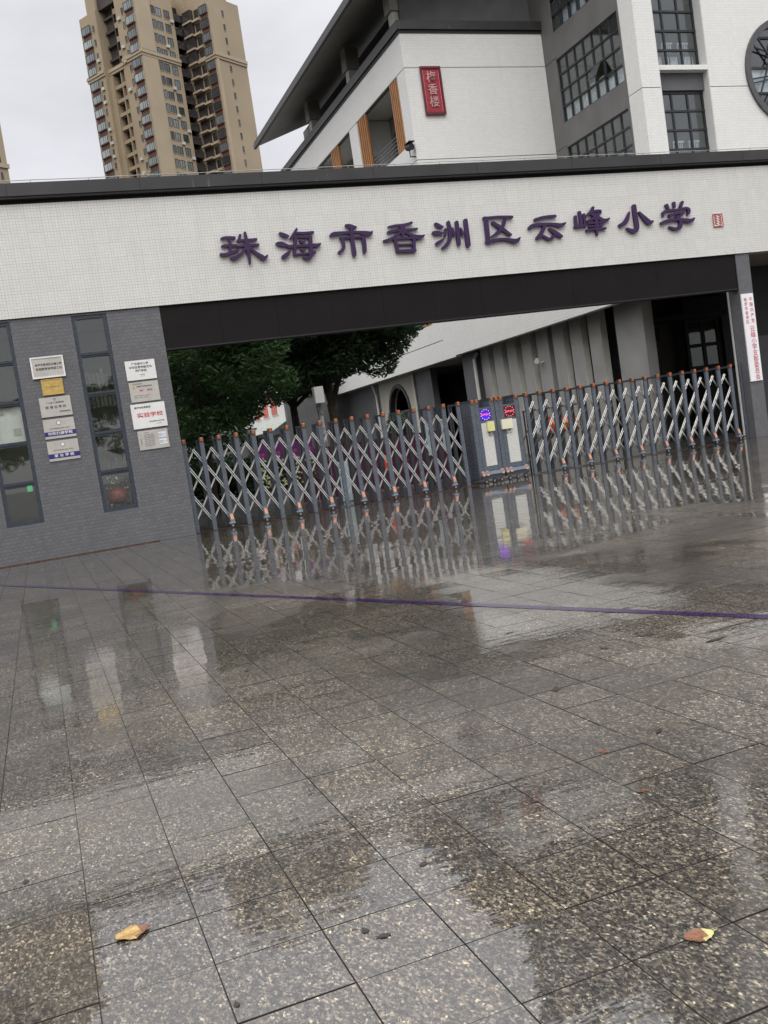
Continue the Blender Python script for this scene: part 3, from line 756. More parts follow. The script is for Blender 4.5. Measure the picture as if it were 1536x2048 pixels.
# ------------------------------------------------------------------ raised characters
GL = json.loads('[[[[4199,5700,4203,5678],[4208,5712,4217,5673],[4229,5719,4237,5677],[4262,5729,4265,5681],[4306,5735,4302,5683],[4372,5732,4362,5679],[4444,5724,4433,5672],[4495,5719,4484,5667],[4507,5706,4501,5677]],[[4185,5551,4188,5530],[4195,5563,4201,5523],[4215,5569,4221,5526],[4246,5578,4248,5529],[4292,5582,4287,5530],[4363,5578,4355,5527],[4445,5571,4436,5521],[4503,5566,4495,5517],[4515,5554,4510,5527]],[[4399,5716,4367,5716],[4410,5700,4353,5700],[4387,5431,4329,5432],[4372,5416,4341,5416]],[[4143,5411,4131,5384],[4161,5417,4139,5368],[4181,5412,4159,5358],[4207,5408,4195,5345],[4248,5410,4253,5345],[4333,5429,4345,5367],[4438,5455,4450,5400],[4514,5474,4525,5424],[4531,5467,4538,5439]],[[4621,5753,4595,5760],[4627,5737,4579,5749],[4583,5604,4528,5618],[4565,5592,4535,5600]],[[4516,5641,4514,5615],[4530,5653,4527,5604],[4570,5653,4567,5605],[4627,5654,4624,5607],[4691,5655,4687,5607],[4771,5656,4767,5605],[4856,5657,4851,5603],[4916,5658,4911,5601],[4932,5645,4929,5614]],[[4508,5528,4508,5503],[4520,5539,4521,5494],[4577,5544,4577,5500],[4656,5550,4655,5506],[4735,5553,4731,5509],[4816,5552,4808,5504],[4893,5548,4884,5495],[4947,5545,4937,5489],[4961,5531,4955,5500]],[[4717,5801,4689,5797],[4729,5789,4679,5782],[4735,5742,4679,5734],[4743,5676,4679,5668],[4749,5604,4679,5596],[4752,5527,4679,5520],[4753,5447,4680,5441],[4751,5369,4681,5365],[4745,5289,4684,5286],[4736,5215,4688,5213],[4729,5164,4690,5162],[4720,5153,4698,5152]],[[4698,5489,4675,5508],[4697,5469,4654,5504],[4669,5438,4627,5474],[4630,5396,4589,5434],[4587,5355,4549,5400],[4541,5319,4506,5373],[4493,5286,4461,5351],[4445,5263,4426,5337],[4397,5258,4401,5331],[4361,5267,4374,5329],[4340,5273,4353,5328],[4327,5288,4334,5318]],[[4752,5524,4724,5503],[4774,5520,4722,5482],[4800,5485,4749,5448],[4836,5439,4787,5400],[4872,5398,4825,5355],[4911,5370,4862,5317],[4951,5347,4897,5283],[4987,5325,4926,5257],[5014,5303,4948,5235],[5026,5291,4974,5214],[5016,5288,5024,5206],[5026,5287,5065,5234],[5055,5300,5088,5267],[5077,5312,5102,5289],[5090,5314,5104,5301]]],[[[5411,5743,5395,5722],[5428,5744,5398,5707],[5448,5739,5411,5691],[5474,5731,5430,5669],[5499,5722,5459,5650],[5532,5706,5501,5638],[5569,5686,5545,5632],[5596,5671,5577,5628],[5604,5657,5594,5634]],[[5302,5535,5298,5508],[5318,5545,5311,5496],[5340,5551,5330,5487],[5374,5558,5355,5475],[5415,5556,5383,5465],[5465,5537,5430,5456],[5513,5510,5485,5447],[5548,5491,5525,5441],[5557,5474,5544,5447]],[[5374,5246,5395,5207],[5388,5274,5426,5202],[5411,5288,5451,5215],[5443,5306,5487,5234],[5472,5323,5523,5259],[5505,5341,5553,5293],[5540,5361,5575,5328],[5565,5375,5590,5353],[5578,5377,5592,5365]],[[5803,5788,5782,5802],[5803,5772,5765,5797],[5784,5746,5744,5773],[5757,5710,5714,5740],[5728,5675,5686,5707],[5695,5641,5656,5672],[5663,5610,5628,5638],[5640,5588,5608,5615],[5624,5585,5607,5600]],[[5728,5719,5723,5692],[5744,5729,5736,5680],[5793,5725,5785,5676],[5861,5720,5853,5671],[5928,5717,5923,5668],[6000,5718,5996,5666],[6071,5720,6067,5665],[6120,5722,6117,5665],[6137,5710,6135,5678]],[[5755,5650,5718,5654],[5767,5630,5699,5637],[5757,5583,5689,5590],[5744,5517,5676,5524],[5729,5450,5662,5459],[5713,5381,5648,5389],[5695,5313,5634,5321],[5683,5266,5624,5274],[5666,5252,5634,5256]],[[5696,5650,5691,5623],[5713,5660,5704,5611],[6063,5633,6053,5576],[6078,5618,6072,5587]],[[6066,5638,6025,5639],[6080,5619,6007,5619],[6076,5568,6002,5568],[6070,5498,5994,5498],[6065,5432,5988,5431],[6065,5375,5984,5371],[6065,5319,5981,5320],[6057,5266,5974,5281],[6035,5216,5961,5247],[6004,5175,5947,5222],[5956,5146,5940,5212],[5900,5150,5918,5210],[5855,5171,5879,5219],[5827,5185,5848,5228],[5819,5200,5831,5223]],[[5526,5463,5523,5428],[5546,5478,5541,5413],[5607,5475,5602,5416],[5693,5472,5688,5419],[5784,5469,5779,5420],[5887,5469,5882,5418],[5993,5469,5987,5414],[6079,5469,6068,5408],[6131,5467,6110,5396],[6157,5465,6131,5382],[6162,5465,6170,5378],[6178,5464,6209,5398],[6204,5467,6232,5425],[6225,5471,6244,5443],[6238,5470,6249,5455]],[[5628,5289,5626,5264],[5642,5299,5638,5254],[5706,5298,5703,5255],[5795,5296,5792,5257],[5881,5298,5880,5260],[5966,5306,5966,5263],[6046,5316,6047,5267],[6103,5323,6104,5270],[6119,5313,6120,5283]],[[5807,5556,5797,5544],[5817,5556,5799,5535],[5835,5549,5811,5520],[5857,5541,5830,5499],[5870,5539,5860,5485],[5884,5538,5895,5494],[5908,5541,5920,5511],[5927,5544,5936,5523],[5935,5542,5940,5530]],[[5798,5385,5789,5370],[5810,5387,5793,5360],[5828,5384,5807,5348],[5852,5380,5828,5331],[5865,5378,5856,5321],[5871,5376,5885,5330],[5886,5376,5901,5346],[5899,5376,5910,5357],[5908,5375,5914,5364]]],[[[6836,5812,6823,5786],[6855,5817,6831,5770],[6882,5815,6851,5755],[6918,5813,6880,5734],[6953,5806,6917,5717],[6994,5791,6966,5711],[7037,5771,7017,5711],[7068,5756,7053,5711],[7078,5743,7070,5718]],[[6460,5594,6480,5578],[6462,5611,6498,5582],[6471,5628,6511,5587],[6498,5657,6523,5590],[6559,5675,6562,5595],[6669,5678,6665,5603],[6802,5674,6797,5610],[6919,5669,6914,5615],[7003,5666,6997,5615],[7069,5663,7061,5612],[7125,5660,7112,5606],[7172,5657,7150,5594],[7207,5654,7176,5579],[7240,5651,7208,5565],[7281,5646,7249,5551],[7318,5640,7294,5539],[7336,5636,7346,5540],[7350,5632,7390,5567],[7375,5635,7409,5600],[7397,5640,7417,5621],[7408,5641,7419,5631]],[[6671,5556,6669,5529],[6687,5568,6683,5517],[6751,5565,6747,5519],[6840,5562,6836,5521],[6932,5560,6928,5521],[7034,5558,7029,5517],[7135,5558,7129,5511],[7206,5558,7200,5507],[7220,5546,7217,5518]],[[6733,5567,6695,5558],[6752,5552,6683,5537],[6758,5519,6689,5504],[6765,5471,6697,5460],[6768,5426,6701,5419],[6767,5386,6700,5386],[6762,5347,6695,5360],[6743,5306,6686,5341],[6704,5268,6660,5317],[6660,5239,6622,5291],[6631,5220,6593,5273],[6606,5221,6585,5250]],[[7210,5553,7163,5549],[7230,5533,7145,5526],[7231,5490,7146,5483],[7232,5431,7146,5425],[7231,5372,7146,5370],[7225,5317,7143,5319],[7218,5267,7139,5271],[7208,5226,7137,5234],[7193,5200,7139,5213],[7176,5187,7142,5202],[7166,5181,7144,5192],[7157,5178,7145,5184]],[[6967,5711,6926,5709],[6983,5692,6908,5689],[6982,5621,6904,5618],[6979,5524,6899,5520],[6978,5431,6894,5426],[6981,5348,6892,5341],[6985,5271,6890,5264],[6984,5208,6892,5205],[6971,5166,6898,5170],[6953,5144,6906,5151],[6941,5132,6912,5137],[6932,5126,6917,5128]]],[[[7768,5710,7769,5693],[7777,5718,7779,5687],[7813,5725,7815,5688],[7865,5734,7866,5689],[7926,5742,7924,5690],[8000,5744,7996,5690],[8078,5745,8075,5689],[8149,5748,8151,5693],[8216,5759,8224,5705],[8277,5772,8288,5721],[8320,5782,8331,5732],[8338,5775,8344,5747]],[[7735,5598,7740,5571],[7749,5613,7757,5563],[7794,5623,7802,5571],[7858,5636,7864,5582],[7932,5645,7932,5590],[8013,5645,8008,5592],[8097,5642,8092,5592],[8181,5640,8177,5592],[8274,5640,8272,5594],[8366,5641,8363,5597],[8430,5642,8427,5599],[8443,5633,8442,5609]],[[8121,5740,8061,5734],[8147,5716,8038,5704],[8148,5680,8040,5669],[8148,5628,8043,5622],[8141,5574,8046,5578],[8118,5521,8047,5532],[8090,5474,8046,5483],[8070,5442,8045,5447],[8062,5437,8048,5440]],[[8058,5577,8043,5598],[8051,5560,8024,5599],[8005,5530,7977,5571],[7940,5490,7912,5533],[7878,5454,7852,5502],[7824,5428,7801,5483],[7775,5407,7756,5469],[7729,5394,7717,5459],[7685,5390,7682,5450],[7650,5393,7652,5444],[7627,5397,7630,5440],[7615,5406,7616,5430]],[[8125,5604,8107,5580],[8145,5606,8112,5562],[8190,5580,8156,5535],[8252,5545,8218,5498],[8312,5517,8277,5464],[8367,5501,8328,5432],[8416,5493,8379,5403],[8450,5489,8441,5390],[8487,5486,8506,5409],[8535,5487,8553,5443],[8573,5489,8582,5468],[8582,5487,8587,5475]],[[7904,5488,7864,5482],[7922,5471,7849,5462],[7925,5433,7852,5424],[7928,5380,7857,5371],[7931,5326,7862,5318],[7934,5268,7866,5261],[7936,5211,7870,5204],[7938,5171,7873,5164],[7924,5153,7889,5149]],[[7851,5461,7849,5435],[7867,5471,7862,5424],[8353,5465,8348,5414],[8367,5454,8365,5425]],[[8344,5466,8304,5467],[8359,5447,8285,5449],[8353,5405,8281,5407],[8345,5348,8277,5351],[8337,5293,8272,5295],[8330,5237,8265,5240],[8324,5185,8258,5188],[8319,5149,8254,5152],[8302,5133,8266,5135]],[[7896,5328,7894,5307],[7909,5337,7905,5298],[8291,5327,8286,5288],[8302,5318,8300,5296]],[[7870,5202,7866,5170],[7889,5215,7882,5156],[8320,5201,8313,5137],[8338,5186,8334,5151]]],[[[8864,5727,8839,5701],[8888,5726,8842,5680],[8910,5715,8857,5662],[8939,5701,8881,5636],[8964,5687,8912,5614],[8990,5670,8952,5602],[9019,5651,8992,5598],[9040,5636,9019,5595],[9048,5623,9037,5600]],[[8769,5541,8757,5511],[8790,5548,8768,5494],[8814,5549,8787,5482],[8846,5551,8817,5464],[8879,5549,8857,5453],[8924,5537,8911,5456],[8976,5521,8968,5466],[9013,5510,9008,5474],[9023,5501,9020,5481]],[[9033,5378,9026,5389],[9030,5370,9016,5390],[9002,5346,8981,5377],[8963,5314,8932,5360],[8926,5286,8890,5344],[8893,5267,8857,5329],[8864,5253,8830,5314],[8844,5245,8811,5304],[8818,5249,8800,5281]],[[9187,5746,9150,5740],[9204,5731,9136,5721],[9214,5678,9139,5667],[9226,5603,9142,5594],[9231,5528,9140,5525],[9223,5456,9133,5463],[9208,5389,9122,5403],[9184,5327,9106,5354],[9149,5274,9080,5314],[9110,5232,9049,5281],[9071,5199,9019,5252],[9030,5175,8992,5229],[8993,5161,8964,5212],[8968,5153,8944,5199],[8948,5156,8934,5181]],[[9107,5587,9076,5591],[9117,5571,9060,5578],[9074,5417,9030,5423],[9062,5407,9038,5410]],[[9393,5734,9351,5732],[9410,5716,9333,5712],[9411,5659,9331,5654],[9412,5579,9328,5575],[9411,5495,9324,5493],[9406,5403,9318,5402],[9400,5312,9312,5311],[9393,5244,9311,5242],[9384,5213,9320,5206],[9374,5206,9335,5195],[9367,5200,9346,5192],[9364,5193,9353,5189]],[[9258,5597,9236,5593],[9269,5589,9228,5581],[9308,5444,9236,5430],[9295,5423,9255,5416]],[[9612,5765,9565,5763],[9631,5744,9544,5741],[9631,5682,9541,5679],[9630,5595,9537,5592],[9629,5503,9533,5499],[9629,5397,9525,5394],[9629,5289,9517,5286],[9625,5208,9515,5205],[9613,5171,9527,5166],[9597,5162,9545,5155],[9585,5156,9558,5151],[9580,5148,9565,5146]],[[9447,5586,9425,5580],[9459,5579,9419,5568],[9514,5444,9438,5424],[9502,5421,9460,5410]]],[[[10015,5771,10011,5736],[10038,5785,10029,5720],[10055,5784,10048,5720],[10083,5781,10077,5721],[10131,5780,10128,5723],[10214,5781,10212,5727],[10317,5782,10314,5732],[10423,5782,10417,5733],[10541,5777,10532,5724],[10658,5770,10646,5710],[10739,5765,10726,5700],[10757,5749,10750,5712]],[[10109,5779,10055,5777],[10131,5756,10033,5752],[10130,5681,10030,5677],[10128,5578,10026,5574],[10125,5476,10023,5473],[10120,5374,10021,5372],[10113,5278,10021,5276],[10108,5210,10020,5208],[10088,5188,10039,5187]],[[9995,5253,10000,5206],[10021,5276,10029,5191],[10125,5284,10132,5208],[10267,5296,10271,5231],[10395,5301,10392,5244],[10487,5295,10473,5236],[10559,5283,10536,5219],[10621,5272,10593,5201],[10680,5262,10644,5181],[10722,5256,10693,5160],[10739,5254,10760,5157],[10768,5258,10819,5194],[10813,5275,10852,5239],[10848,5290,10871,5270],[10860,5291,10873,5280]],[[10231,5671,10204,5642],[10258,5671,10209,5619],[10311,5637,10259,5581],[10385,5588,10328,5528],[10460,5535,10399,5475],[10536,5473,10477,5417],[10609,5410,10555,5359],[10661,5365,10611,5319],[10664,5343,10636,5318]],[[10578,5693,10541,5708],[10583,5670,10516,5697],[10554,5619,10484,5649],[10513,5548,10440,5584],[10463,5481,10395,5529],[10402,5431,10348,5485],[10339,5392,10296,5445],[10282,5363,10250,5412],[10228,5344,10208,5386],[10184,5335,10172,5367],[10154,5330,10146,5353],[10145,5333,10140,5346]]],[[[11273,5652,11281,5615],[11292,5673,11307,5604],[11356,5685,11370,5619],[11446,5702,11457,5639],[11543,5715,11546,5653],[11650,5720,11647,5658],[11756,5721,11752,5658],[11830,5721,11826,5658],[11850,5707,11847,5672]],[[11092,5455,11122,5431],[11095,5479,11149,5435],[11115,5500,11170,5450],[11154,5533,11194,5467],[11225,5558,11238,5480],[11334,5565,11334,5492],[11461,5564,11457,5499],[11574,5560,11568,5501],[11665,5554,11653,5496],[11740,5546,11724,5485],[11806,5539,11784,5473],[11864,5531,11831,5455],[11904,5525,11873,5434],[11927,5524,11933,5428],[11966,5525,11996,5452],[12018,5533,12043,5488],[12058,5539,12073,5513],[12070,5538,12078,5523]],[[11547,5512,11506,5527],[11553,5488,11479,5515],[11534,5451,11459,5480],[11505,5399,11430,5432],[11467,5345,11398,5386],[11413,5290,11350,5337],[11355,5239,11296,5287],[11315,5204,11257,5252],[11285,5200,11254,5226]],[[11268,5233,11285,5205],[11278,5252,11309,5202],[11315,5269,11343,5220],[11370,5291,11387,5242],[11438,5299,11424,5250],[11504,5273,11468,5227],[11561,5238,11522,5187],[11599,5223,11590,5160],[11631,5234,11662,5178],[11673,5260,11715,5213],[11706,5282,11747,5237],[11730,5282,11753,5258]],[[11629,5441,11609,5421],[11648,5440,11612,5405],[11690,5419,11641,5372],[11747,5390,11684,5327],[11802,5359,11731,5285],[11855,5321,11790,5249],[11906,5281,11850,5219],[11942,5252,11892,5197],[11948,5229,11921,5199]]],[[[12477,5770,12439,5765],[12495,5755,12425,5747],[12502,5712,12427,5702],[12511,5650,12429,5642],[12516,5587,12431,5583],[12511,5523,12430,5523],[12503,5462,12428,5463],[12496,5420,12426,5421],[12479,5403,12440,5404]],[[12361,5674,12326,5674],[12375,5659,12310,5659],[12373,5624,12307,5624],[12371,5575,12303,5574],[12370,5529,12300,5526],[12372,5484,12302,5478],[12375,5440,12305,5433],[12377,5410,12307,5402],[12363,5391,12324,5387]],[[12584,5705,12550,5703],[12597,5692,12537,5688],[12599,5657,12536,5653],[12602,5609,12534,5605],[12603,5559,12532,5556],[12601,5505,12532,5503],[12599,5452,12531,5450],[12597,5415,12531,5413],[12581,5399,12545,5398]],[[12275,5443,12275,5404],[12300,5460,12298,5388],[12601,5462,12600,5406],[12619,5450,12619,5419]],[[12862,5838,12827,5851],[12868,5818,12804,5841],[12855,5790,12787,5816],[12833,5750,12765,5784],[12797,5710,12741,5757],[12740,5678,12702,5726],[12679,5653,12652,5693],[12637,5637,12616,5669],[12621,5639,12609,5657]],[[12779,5752,12778,5724],[12797,5764,12795,5713],[12868,5768,12866,5713],[12964,5772,12956,5712],[13041,5761,12995,5708],[13044,5693,12981,5730],[12997,5655,12947,5706],[12950,5624,12903,5678],[12903,5596,12861,5653],[12852,5570,12816,5629],[12799,5549,12770,5606],[12738,5533,12718,5584],[12679,5522,12666,5562],[12639,5515,12629,5547],[12626,5519,12620,5537]],[[12720,5722,12702,5698],[12742,5725,12708,5681],[12790,5704,12753,5655],[12855,5674,12814,5620],[12919,5644,12871,5587],[12975,5613,12921,5553],[13025,5584,12969,5520],[13065,5565,13014,5493],[13094,5557,13053,5474],[13108,5557,13094,5464],[13118,5556,13141,5469],[13150,5557,13186,5495],[13194,5565,13221,5528],[13227,5572,13243,5551],[13238,5572,13247,5560]],[[12638,5486,12637,5463],[12652,5496,12650,5454],[13055,5507,13053,5460],[13070,5497,13069,5471]],[[12652,5412,12651,5389],[12667,5422,12665,5380],[13035,5431,13034,5388],[13049,5421,13048,5398]],[[12572,5322,12586,5288],[12587,5344,12614,5281],[12612,5350,12634,5291],[12654,5358,12664,5303],[12722,5363,12722,5312],[12845,5365,12842,5314],[12992,5365,12987,5311],[13097,5364,13092,5308],[13115,5351,13112,5321]],[[12900,5583,12850,5582],[12919,5561,12828,5561],[12917,5507,12824,5507],[12914,5433,12818,5433],[12907,5362,12816,5362],[12893,5295,12820,5295],[12876,5233,12828,5233],[12864,5190,12833,5190],[12856,5182,12839,5183]]],[[[13976,5836,13919,5833],[14000,5812,13895,5808],[14000,5748,13892,5744],[14001,5659,13889,5654],[14003,5571,13888,5563],[14010,5482,13892,5472],[14017,5393,13897,5386],[14014,5314,13894,5323],[13990,5251,13882,5288],[13949,5204,13871,5272],[13884,5177,13870,5267],[13816,5185,13851,5267],[13762,5210,13808,5280],[13722,5234,13764,5295],[13691,5254,13729,5304],[13669,5275,13700,5311],[13655,5288,13680,5317],[13652,5300,13665,5316]],[[13805,5672,13784,5678],[13810,5661,13771,5672],[13795,5608,13738,5625],[13774,5536,13692,5564],[13742,5469,13651,5515],[13696,5419,13616,5484],[13647,5384,13580,5457],[13599,5359,13550,5438],[13550,5346,13528,5427],[13511,5345,13505,5420],[13488,5347,13485,5416],[13464,5361,13463,5399]],[[14062,5668,14038,5653],[14080,5664,14037,5637],[14121,5629,14064,5594],[14178,5581,14103,5534],[14232,5537,14142,5479],[14279,5497,14178,5429],[14319,5465,14218,5381],[14334,5452,14281,5345],[14342,5443,14360,5355],[14379,5439,14405,5388],[14413,5439,14429,5412],[14426,5437,14435,5422]]],[[[14862,5802,14817,5787],[14888,5790,14807,5763],[14922,5694,14856,5672],[14914,5674,14877,5662]],[[15091,5837,15046,5834],[15109,5819,15028,5815],[15098,5708,15039,5706],[15085,5694,15052,5693]],[[15341,5830,15301,5844],[15347,5807,15274,5833],[15265,5687,15206,5709],[15243,5678,15211,5690]],[[14702,5501,14726,5500],[14694,5512,14737,5509],[14694,5596,14763,5592],[14712,5611,14750,5609]],[[14690,5594,14710,5568],[14698,5613,14735,5567],[14726,5630,14763,5582],[14772,5655,14800,5599],[14837,5673,14845,5612],[14918,5675,14914,5615],[15005,5670,15000,5614],[15092,5668,15092,5615],[15192,5677,15197,5624],[15295,5690,15299,5635],[15380,5696,15375,5638],[15440,5689,15411,5630],[15481,5670,15418,5622],[15505,5639,15420,5616],[15509,5600,15420,5604],[15498,5564,15413,5581],[15483,5536,15407,5560],[15461,5516,15405,5544],[15438,5505,15402,5529],[15423,5500,15398,5517],[15411,5498,15398,5507]],[[14866,5529,14881,5488],[14886,5553,14914,5478],[14934,5561,14958,5495],[15003,5573,15018,5518],[15078,5582,15082,5533],[15163,5584,15160,5536],[15248,5583,15243,5533],[15308,5583,15302,5529],[15325,5570,15321,5541]],[[15328,5553,15310,5575],[15321,5536,15288,5576],[15283,5514,15250,5555],[15230,5485,15199,5527],[15179,5462,15155,5506],[15133,5452,15122,5494],[15097,5451,15092,5487],[15073,5451,15070,5482],[15062,5457,15060,5474]],[[15120,5519,15089,5504],[15142,5512,15084,5485],[15171,5474,15105,5445],[15210,5421,15132,5393],[15236,5363,15144,5349],[15236,5304,15138,5314],[15217,5249,15124,5281],[15177,5202,15109,5263],[15116,5176,15087,5251],[15052,5171,15049,5241],[14991,5177,15008,5237],[14930,5197,14958,5247],[14877,5225,14905,5265],[14841,5245,14866,5280],[14835,5258,14849,5277]],[[14614,5364,14632,5329],[14629,5387,14662,5323],[14665,5402,14697,5336],[14721,5422,14746,5351],[14799,5439,14811,5365],[14909,5448,14914,5379],[15034,5452,15034,5391],[15148,5452,15140,5394],[15241,5443,15220,5381],[15317,5430,15287,5358],[15379,5421,15347,5339],[15428,5415,15398,5325],[15459,5412,15444,5316],[15475,5410,15502,5321],[15508,5414,15554,5350],[15551,5425,15588,5387],[15585,5436,15608,5412],[15599,5436,15612,5423]]]]')
names = ['珠', '海', '市', '香', '洲', '区', '云', '峰', '小', '学']
desc = ['leftmost on the beam, above the left end of the gate opening', 'second from the left, three water dots on its left', 'third, a dot over a wide bar with a hanging frame',
        'fourth, crossed strokes above a barred box', 'fifth, three dots beside three upright strokes', 'sixth, a cross inside a box open on the right',
        'seventh, two bars above an open triangle', 'eighth, narrow pronged strokes on its left side', 'ninth, a hooked upright between two slanting strokes', 'last on the right, beside the small red seal']
for ci, strokes in enumerate(GL):
    mb = MB()
    for si, stq in enumerate(strokes):
        yf = YF - 0.115 - 0.0007 * si
        yb = YF - 0.062
        vv = []
        for q in stq:
            vv += [(q[0] / 1000, yf, q[1] / 1000), (q[2] / 1000, yf, q[3] / 1000), (q[0] / 1000, yb, q[1] / 1000), (q[2] / 1000, yb, q[3] / 1000)]
        n = len(stq)
        fs = [(0, 1, 3, 2), (4 * n - 4, 4 * n - 2, 4 * n - 1, 4 * n - 3)]
        for k in range(n - 1):
            a = 4 * k
            fs += [(a, a + 4, a + 5, a + 1), (a, a + 2, a + 6, a + 4), (a + 1, a + 5, a + 7, a + 3), (a + 2, a + 3, a + 7, a + 6)]
        mb.add(vv, fs)
    xs = [v[0] for v in mb.v]; zs = [v[2] for v in mb.v]
    cxz = ((min(xs) + max(xs)) / 2, YF - 0.062, min(zs))
    # stand-off pins to the wall
    q = strokes[1][len(strokes[1]) // 2]
    mb.box(q[0] / 1000 - 0.01, q[0] / 1000 + 0.01, YF - 0.063, YF - 0.042, q[1] / 1000 - 0.01, q[1] / 1000 + 0.01)
    single('sign_character', mb, 'purple', 'raised purple character %s, %s' % (names[ci], desc[ci]), 'sign letter', 'raised purple characters on the white beam', cxz)
seal = thing('seal_plate', 'small red and white square seal plate right of the last purple character', 'seal', (16.31, YF - 0.06, 5.2))
part('plate', MB().box(16.175, 16.445, YF - 0.06, YF - 0.041, 5.195, 5.48), 'white', seal)
sm = MB()
b_ = 0.018
sm.box(16.165, 16.455, YF - 0.072, YF - 0.061, 5.185, 5.185 + b_).box(16.165, 16.455, YF - 0.072, YF - 0.061, 5.472, 5.49)
sm.box(16.165, 16.165 + b_, YF - 0.072, YF - 0.061, 5.204, 5.471).box(16.437, 16.455, YF - 0.072, YF - 0.061, 5.204, 5.471)
for k in range(4):
    for sgn in (-1, 1):
        pts = []
        for t in range(7):
            a = t / 6 * math.pi
            pts.append((16.31 + sgn * (0.015 + 0.085 * math.sin(a)), YF - 0.066 - 0.001 * k - (0.0005 if sgn > 0 else 0), 5.225 + 0.06 * k + 0.062 * t / 6 - sgn * 0.01))
        for p0, p1 in zip(pts, pts[1:]):
            sm.bar(p0, p1, 0.016, 0.006)
part('relief', sm, 'red_seal', seal)

# ------------------------------------------------------------------ plaques
def plaque(label, x0, x1, z0, z1, mat, items, group, frame=None, extra=None, thick=0.022, cat='plaque'):
    t = thing('wall_plaque', label, cat, ((x0 + x1) / 2, YF - thick, z0), group)
    part('plate', MB().box(x0, x1, YF - thick, YF - 0.001, z0, z1), mat, t)
    if frame:
        w, m = frame
        f = MB().box(x0 - 0.004, x1 + 0.004, YF - thick - 0.012, YF - thick - 0.0005, z1 - w, z1 + 0.004).box(x0 - 0.004, x1 + 0.004, YF - thick - 0.012, YF - thick - 0.0005, z0 - 0.004, z0 + w)
        f.box(x0 - 0.004, x0 + w, YF - thick - 0.011, YF - thick - 0.0005, z0 + w, z1 - w).box(x1 - w, x1 + 0.004, YF - thick - 0.011, YF - thick - 0.0005, z0 + w, z1 - w)
        part('frame', f, m, t)
    y = YF - thick - 0.0025
    for (s_, size, fx, fz, m, al, sq) in items:
        part('lettering', text_mb(s_, size, x0 + (x1 - x0) * fx, z0 + (z1 - z0) * fz, y, al, sq), m, t)
    for (a, b, c, d, m, dy) in extra or []:
        part('band' if (b - a) > 0.7 else 'mark', MB().box(x0 + (x1 - x0) * a, x0 + (x1 - x0) * b, YF - thick - dy, YF - thick - 0.0004, z0 + (z1 - z0) * c, z0 + (z1 - z0) * d), m, t)
    return t
GA = 'plaques on the wall between the two window strips'
GB = 'plaques on the wall beside the gate'
plaque('silver plaque with thick white frame and two black text lines, topmost between the windows', 0.295, 0.88, 3.375, 3.765, 'plate',
       [('珠海市香洲区云峰小学', 0.052, .53, .62, 'ink', 'CENTER', 0.92), ('家庭教育指导服务站', 0.052, .53, .42, 'ink', 'CENTER', 1.0)], GA, (0.024, 'white'), thick=0.03)
plaque('small brass plaque with one thin line of text, second from the top between the windows', 0.425, 0.80, 3.055, 3.34, 'gold',
       [('广东省义务教育标准化学校', 0.0225, .5, .5, 'ink_grey', 'CENTER', 1.0)], GA, (0.010, 'gold'))
plaque('silver plaque with emblem and spaced black characters, under the brass one', 0.33, 0.89, 2.645, 3.01, 'plate',
       [('广东省义务教育阶段', 0.032, .5, .70, 'ink', 'CENTER', 1.1), ('标 准 化 学 校', 0.058, .5, .47, 'ink', 'CENTER', 1.05), ('香洲区教育局', 0.032, .77, .22, 'ink', 'CENTER', 1.0), ('⊙', 0.07, .5, .88, 'ink_grey', 'CENTER', 1.0)], GA)
p_ = plaque('silver plaque with round badge and navy band of six white characters', 0.33, 0.89, 2.235, 2.6, 'plate',
       [('珠海市香洲区云峰小学校', 0.028, .5, .50, 'ink_grey', 'CENTER', 1.15)], GA, extra=[(0.0, 1.0, .13, .36, 'navy', 0.003)])
part('lettering', text_mb('市民热建学校', 0.062, 0.61, 2.235 + 0.365 * .245, YF - 0.0262, 'CENTER', 1.2), 'ink_white', p_)
part('badge', MB().disc_y(0.61, 2.52, YF - 0.026, YF - 0.0225, 0.042, 20, rin=0.034).disc_y(0.61, 2.52, YF - 0.025, YF - 0.0225, 0.034, 20, 1), ['ink_grey', 'white'], p_)
p_ = plaque('silver plaque with round badge and navy band of four white characters, lowest between the windows', 0.335, 0.895, 1.815, 2.19, 'plate',
       [('珠海市香洲区云峰小学校', 0.028, .5, .52, 'ink_grey', 'CENTER', 1.15)], GA, extra=[(0.0, 1.0, .13, .36, 'navy', 0.003)])
part('lettering', text_mb('家 长 学 校', 0.062, 0.615, 1.815 + 0.375 * .245, YF - 0.0262, 'CENTER', 1.2), 'ink_white', p_)
part('badge', MB().disc_y(0.615, 2.115, YF - 0.026, YF - 0.0225, 0.042, 20, rin=0.034).disc_y(0.615, 2.115, YF - 0.025, YF - 0.0225, 0.034, 20, 1), ['ink_grey', 'white'], p_)
plaque('white plaque with three centred lines of bold black text, topmost beside the gate', 1.985, 2.55, 3.14, 3.515, 'white',
       [('广东省中小学', 0.052, .5, .82, 'ink', 'CENTER', 1.05), ('中华优秀传统文化', 0.052, .5, .64, 'ink', 'CENTER', 1.05), ('传承学校', 0.052, .5, .46, 'ink', 'CENTER', 1.05),
        ('广东省教育厅', 0.02, .52, .26, 'ink_grey', 'CENTER', 1.0), ('二〇二一年', 0.018, .52, .17, 'ink_grey', 'CENTER', 1.0)], GB)
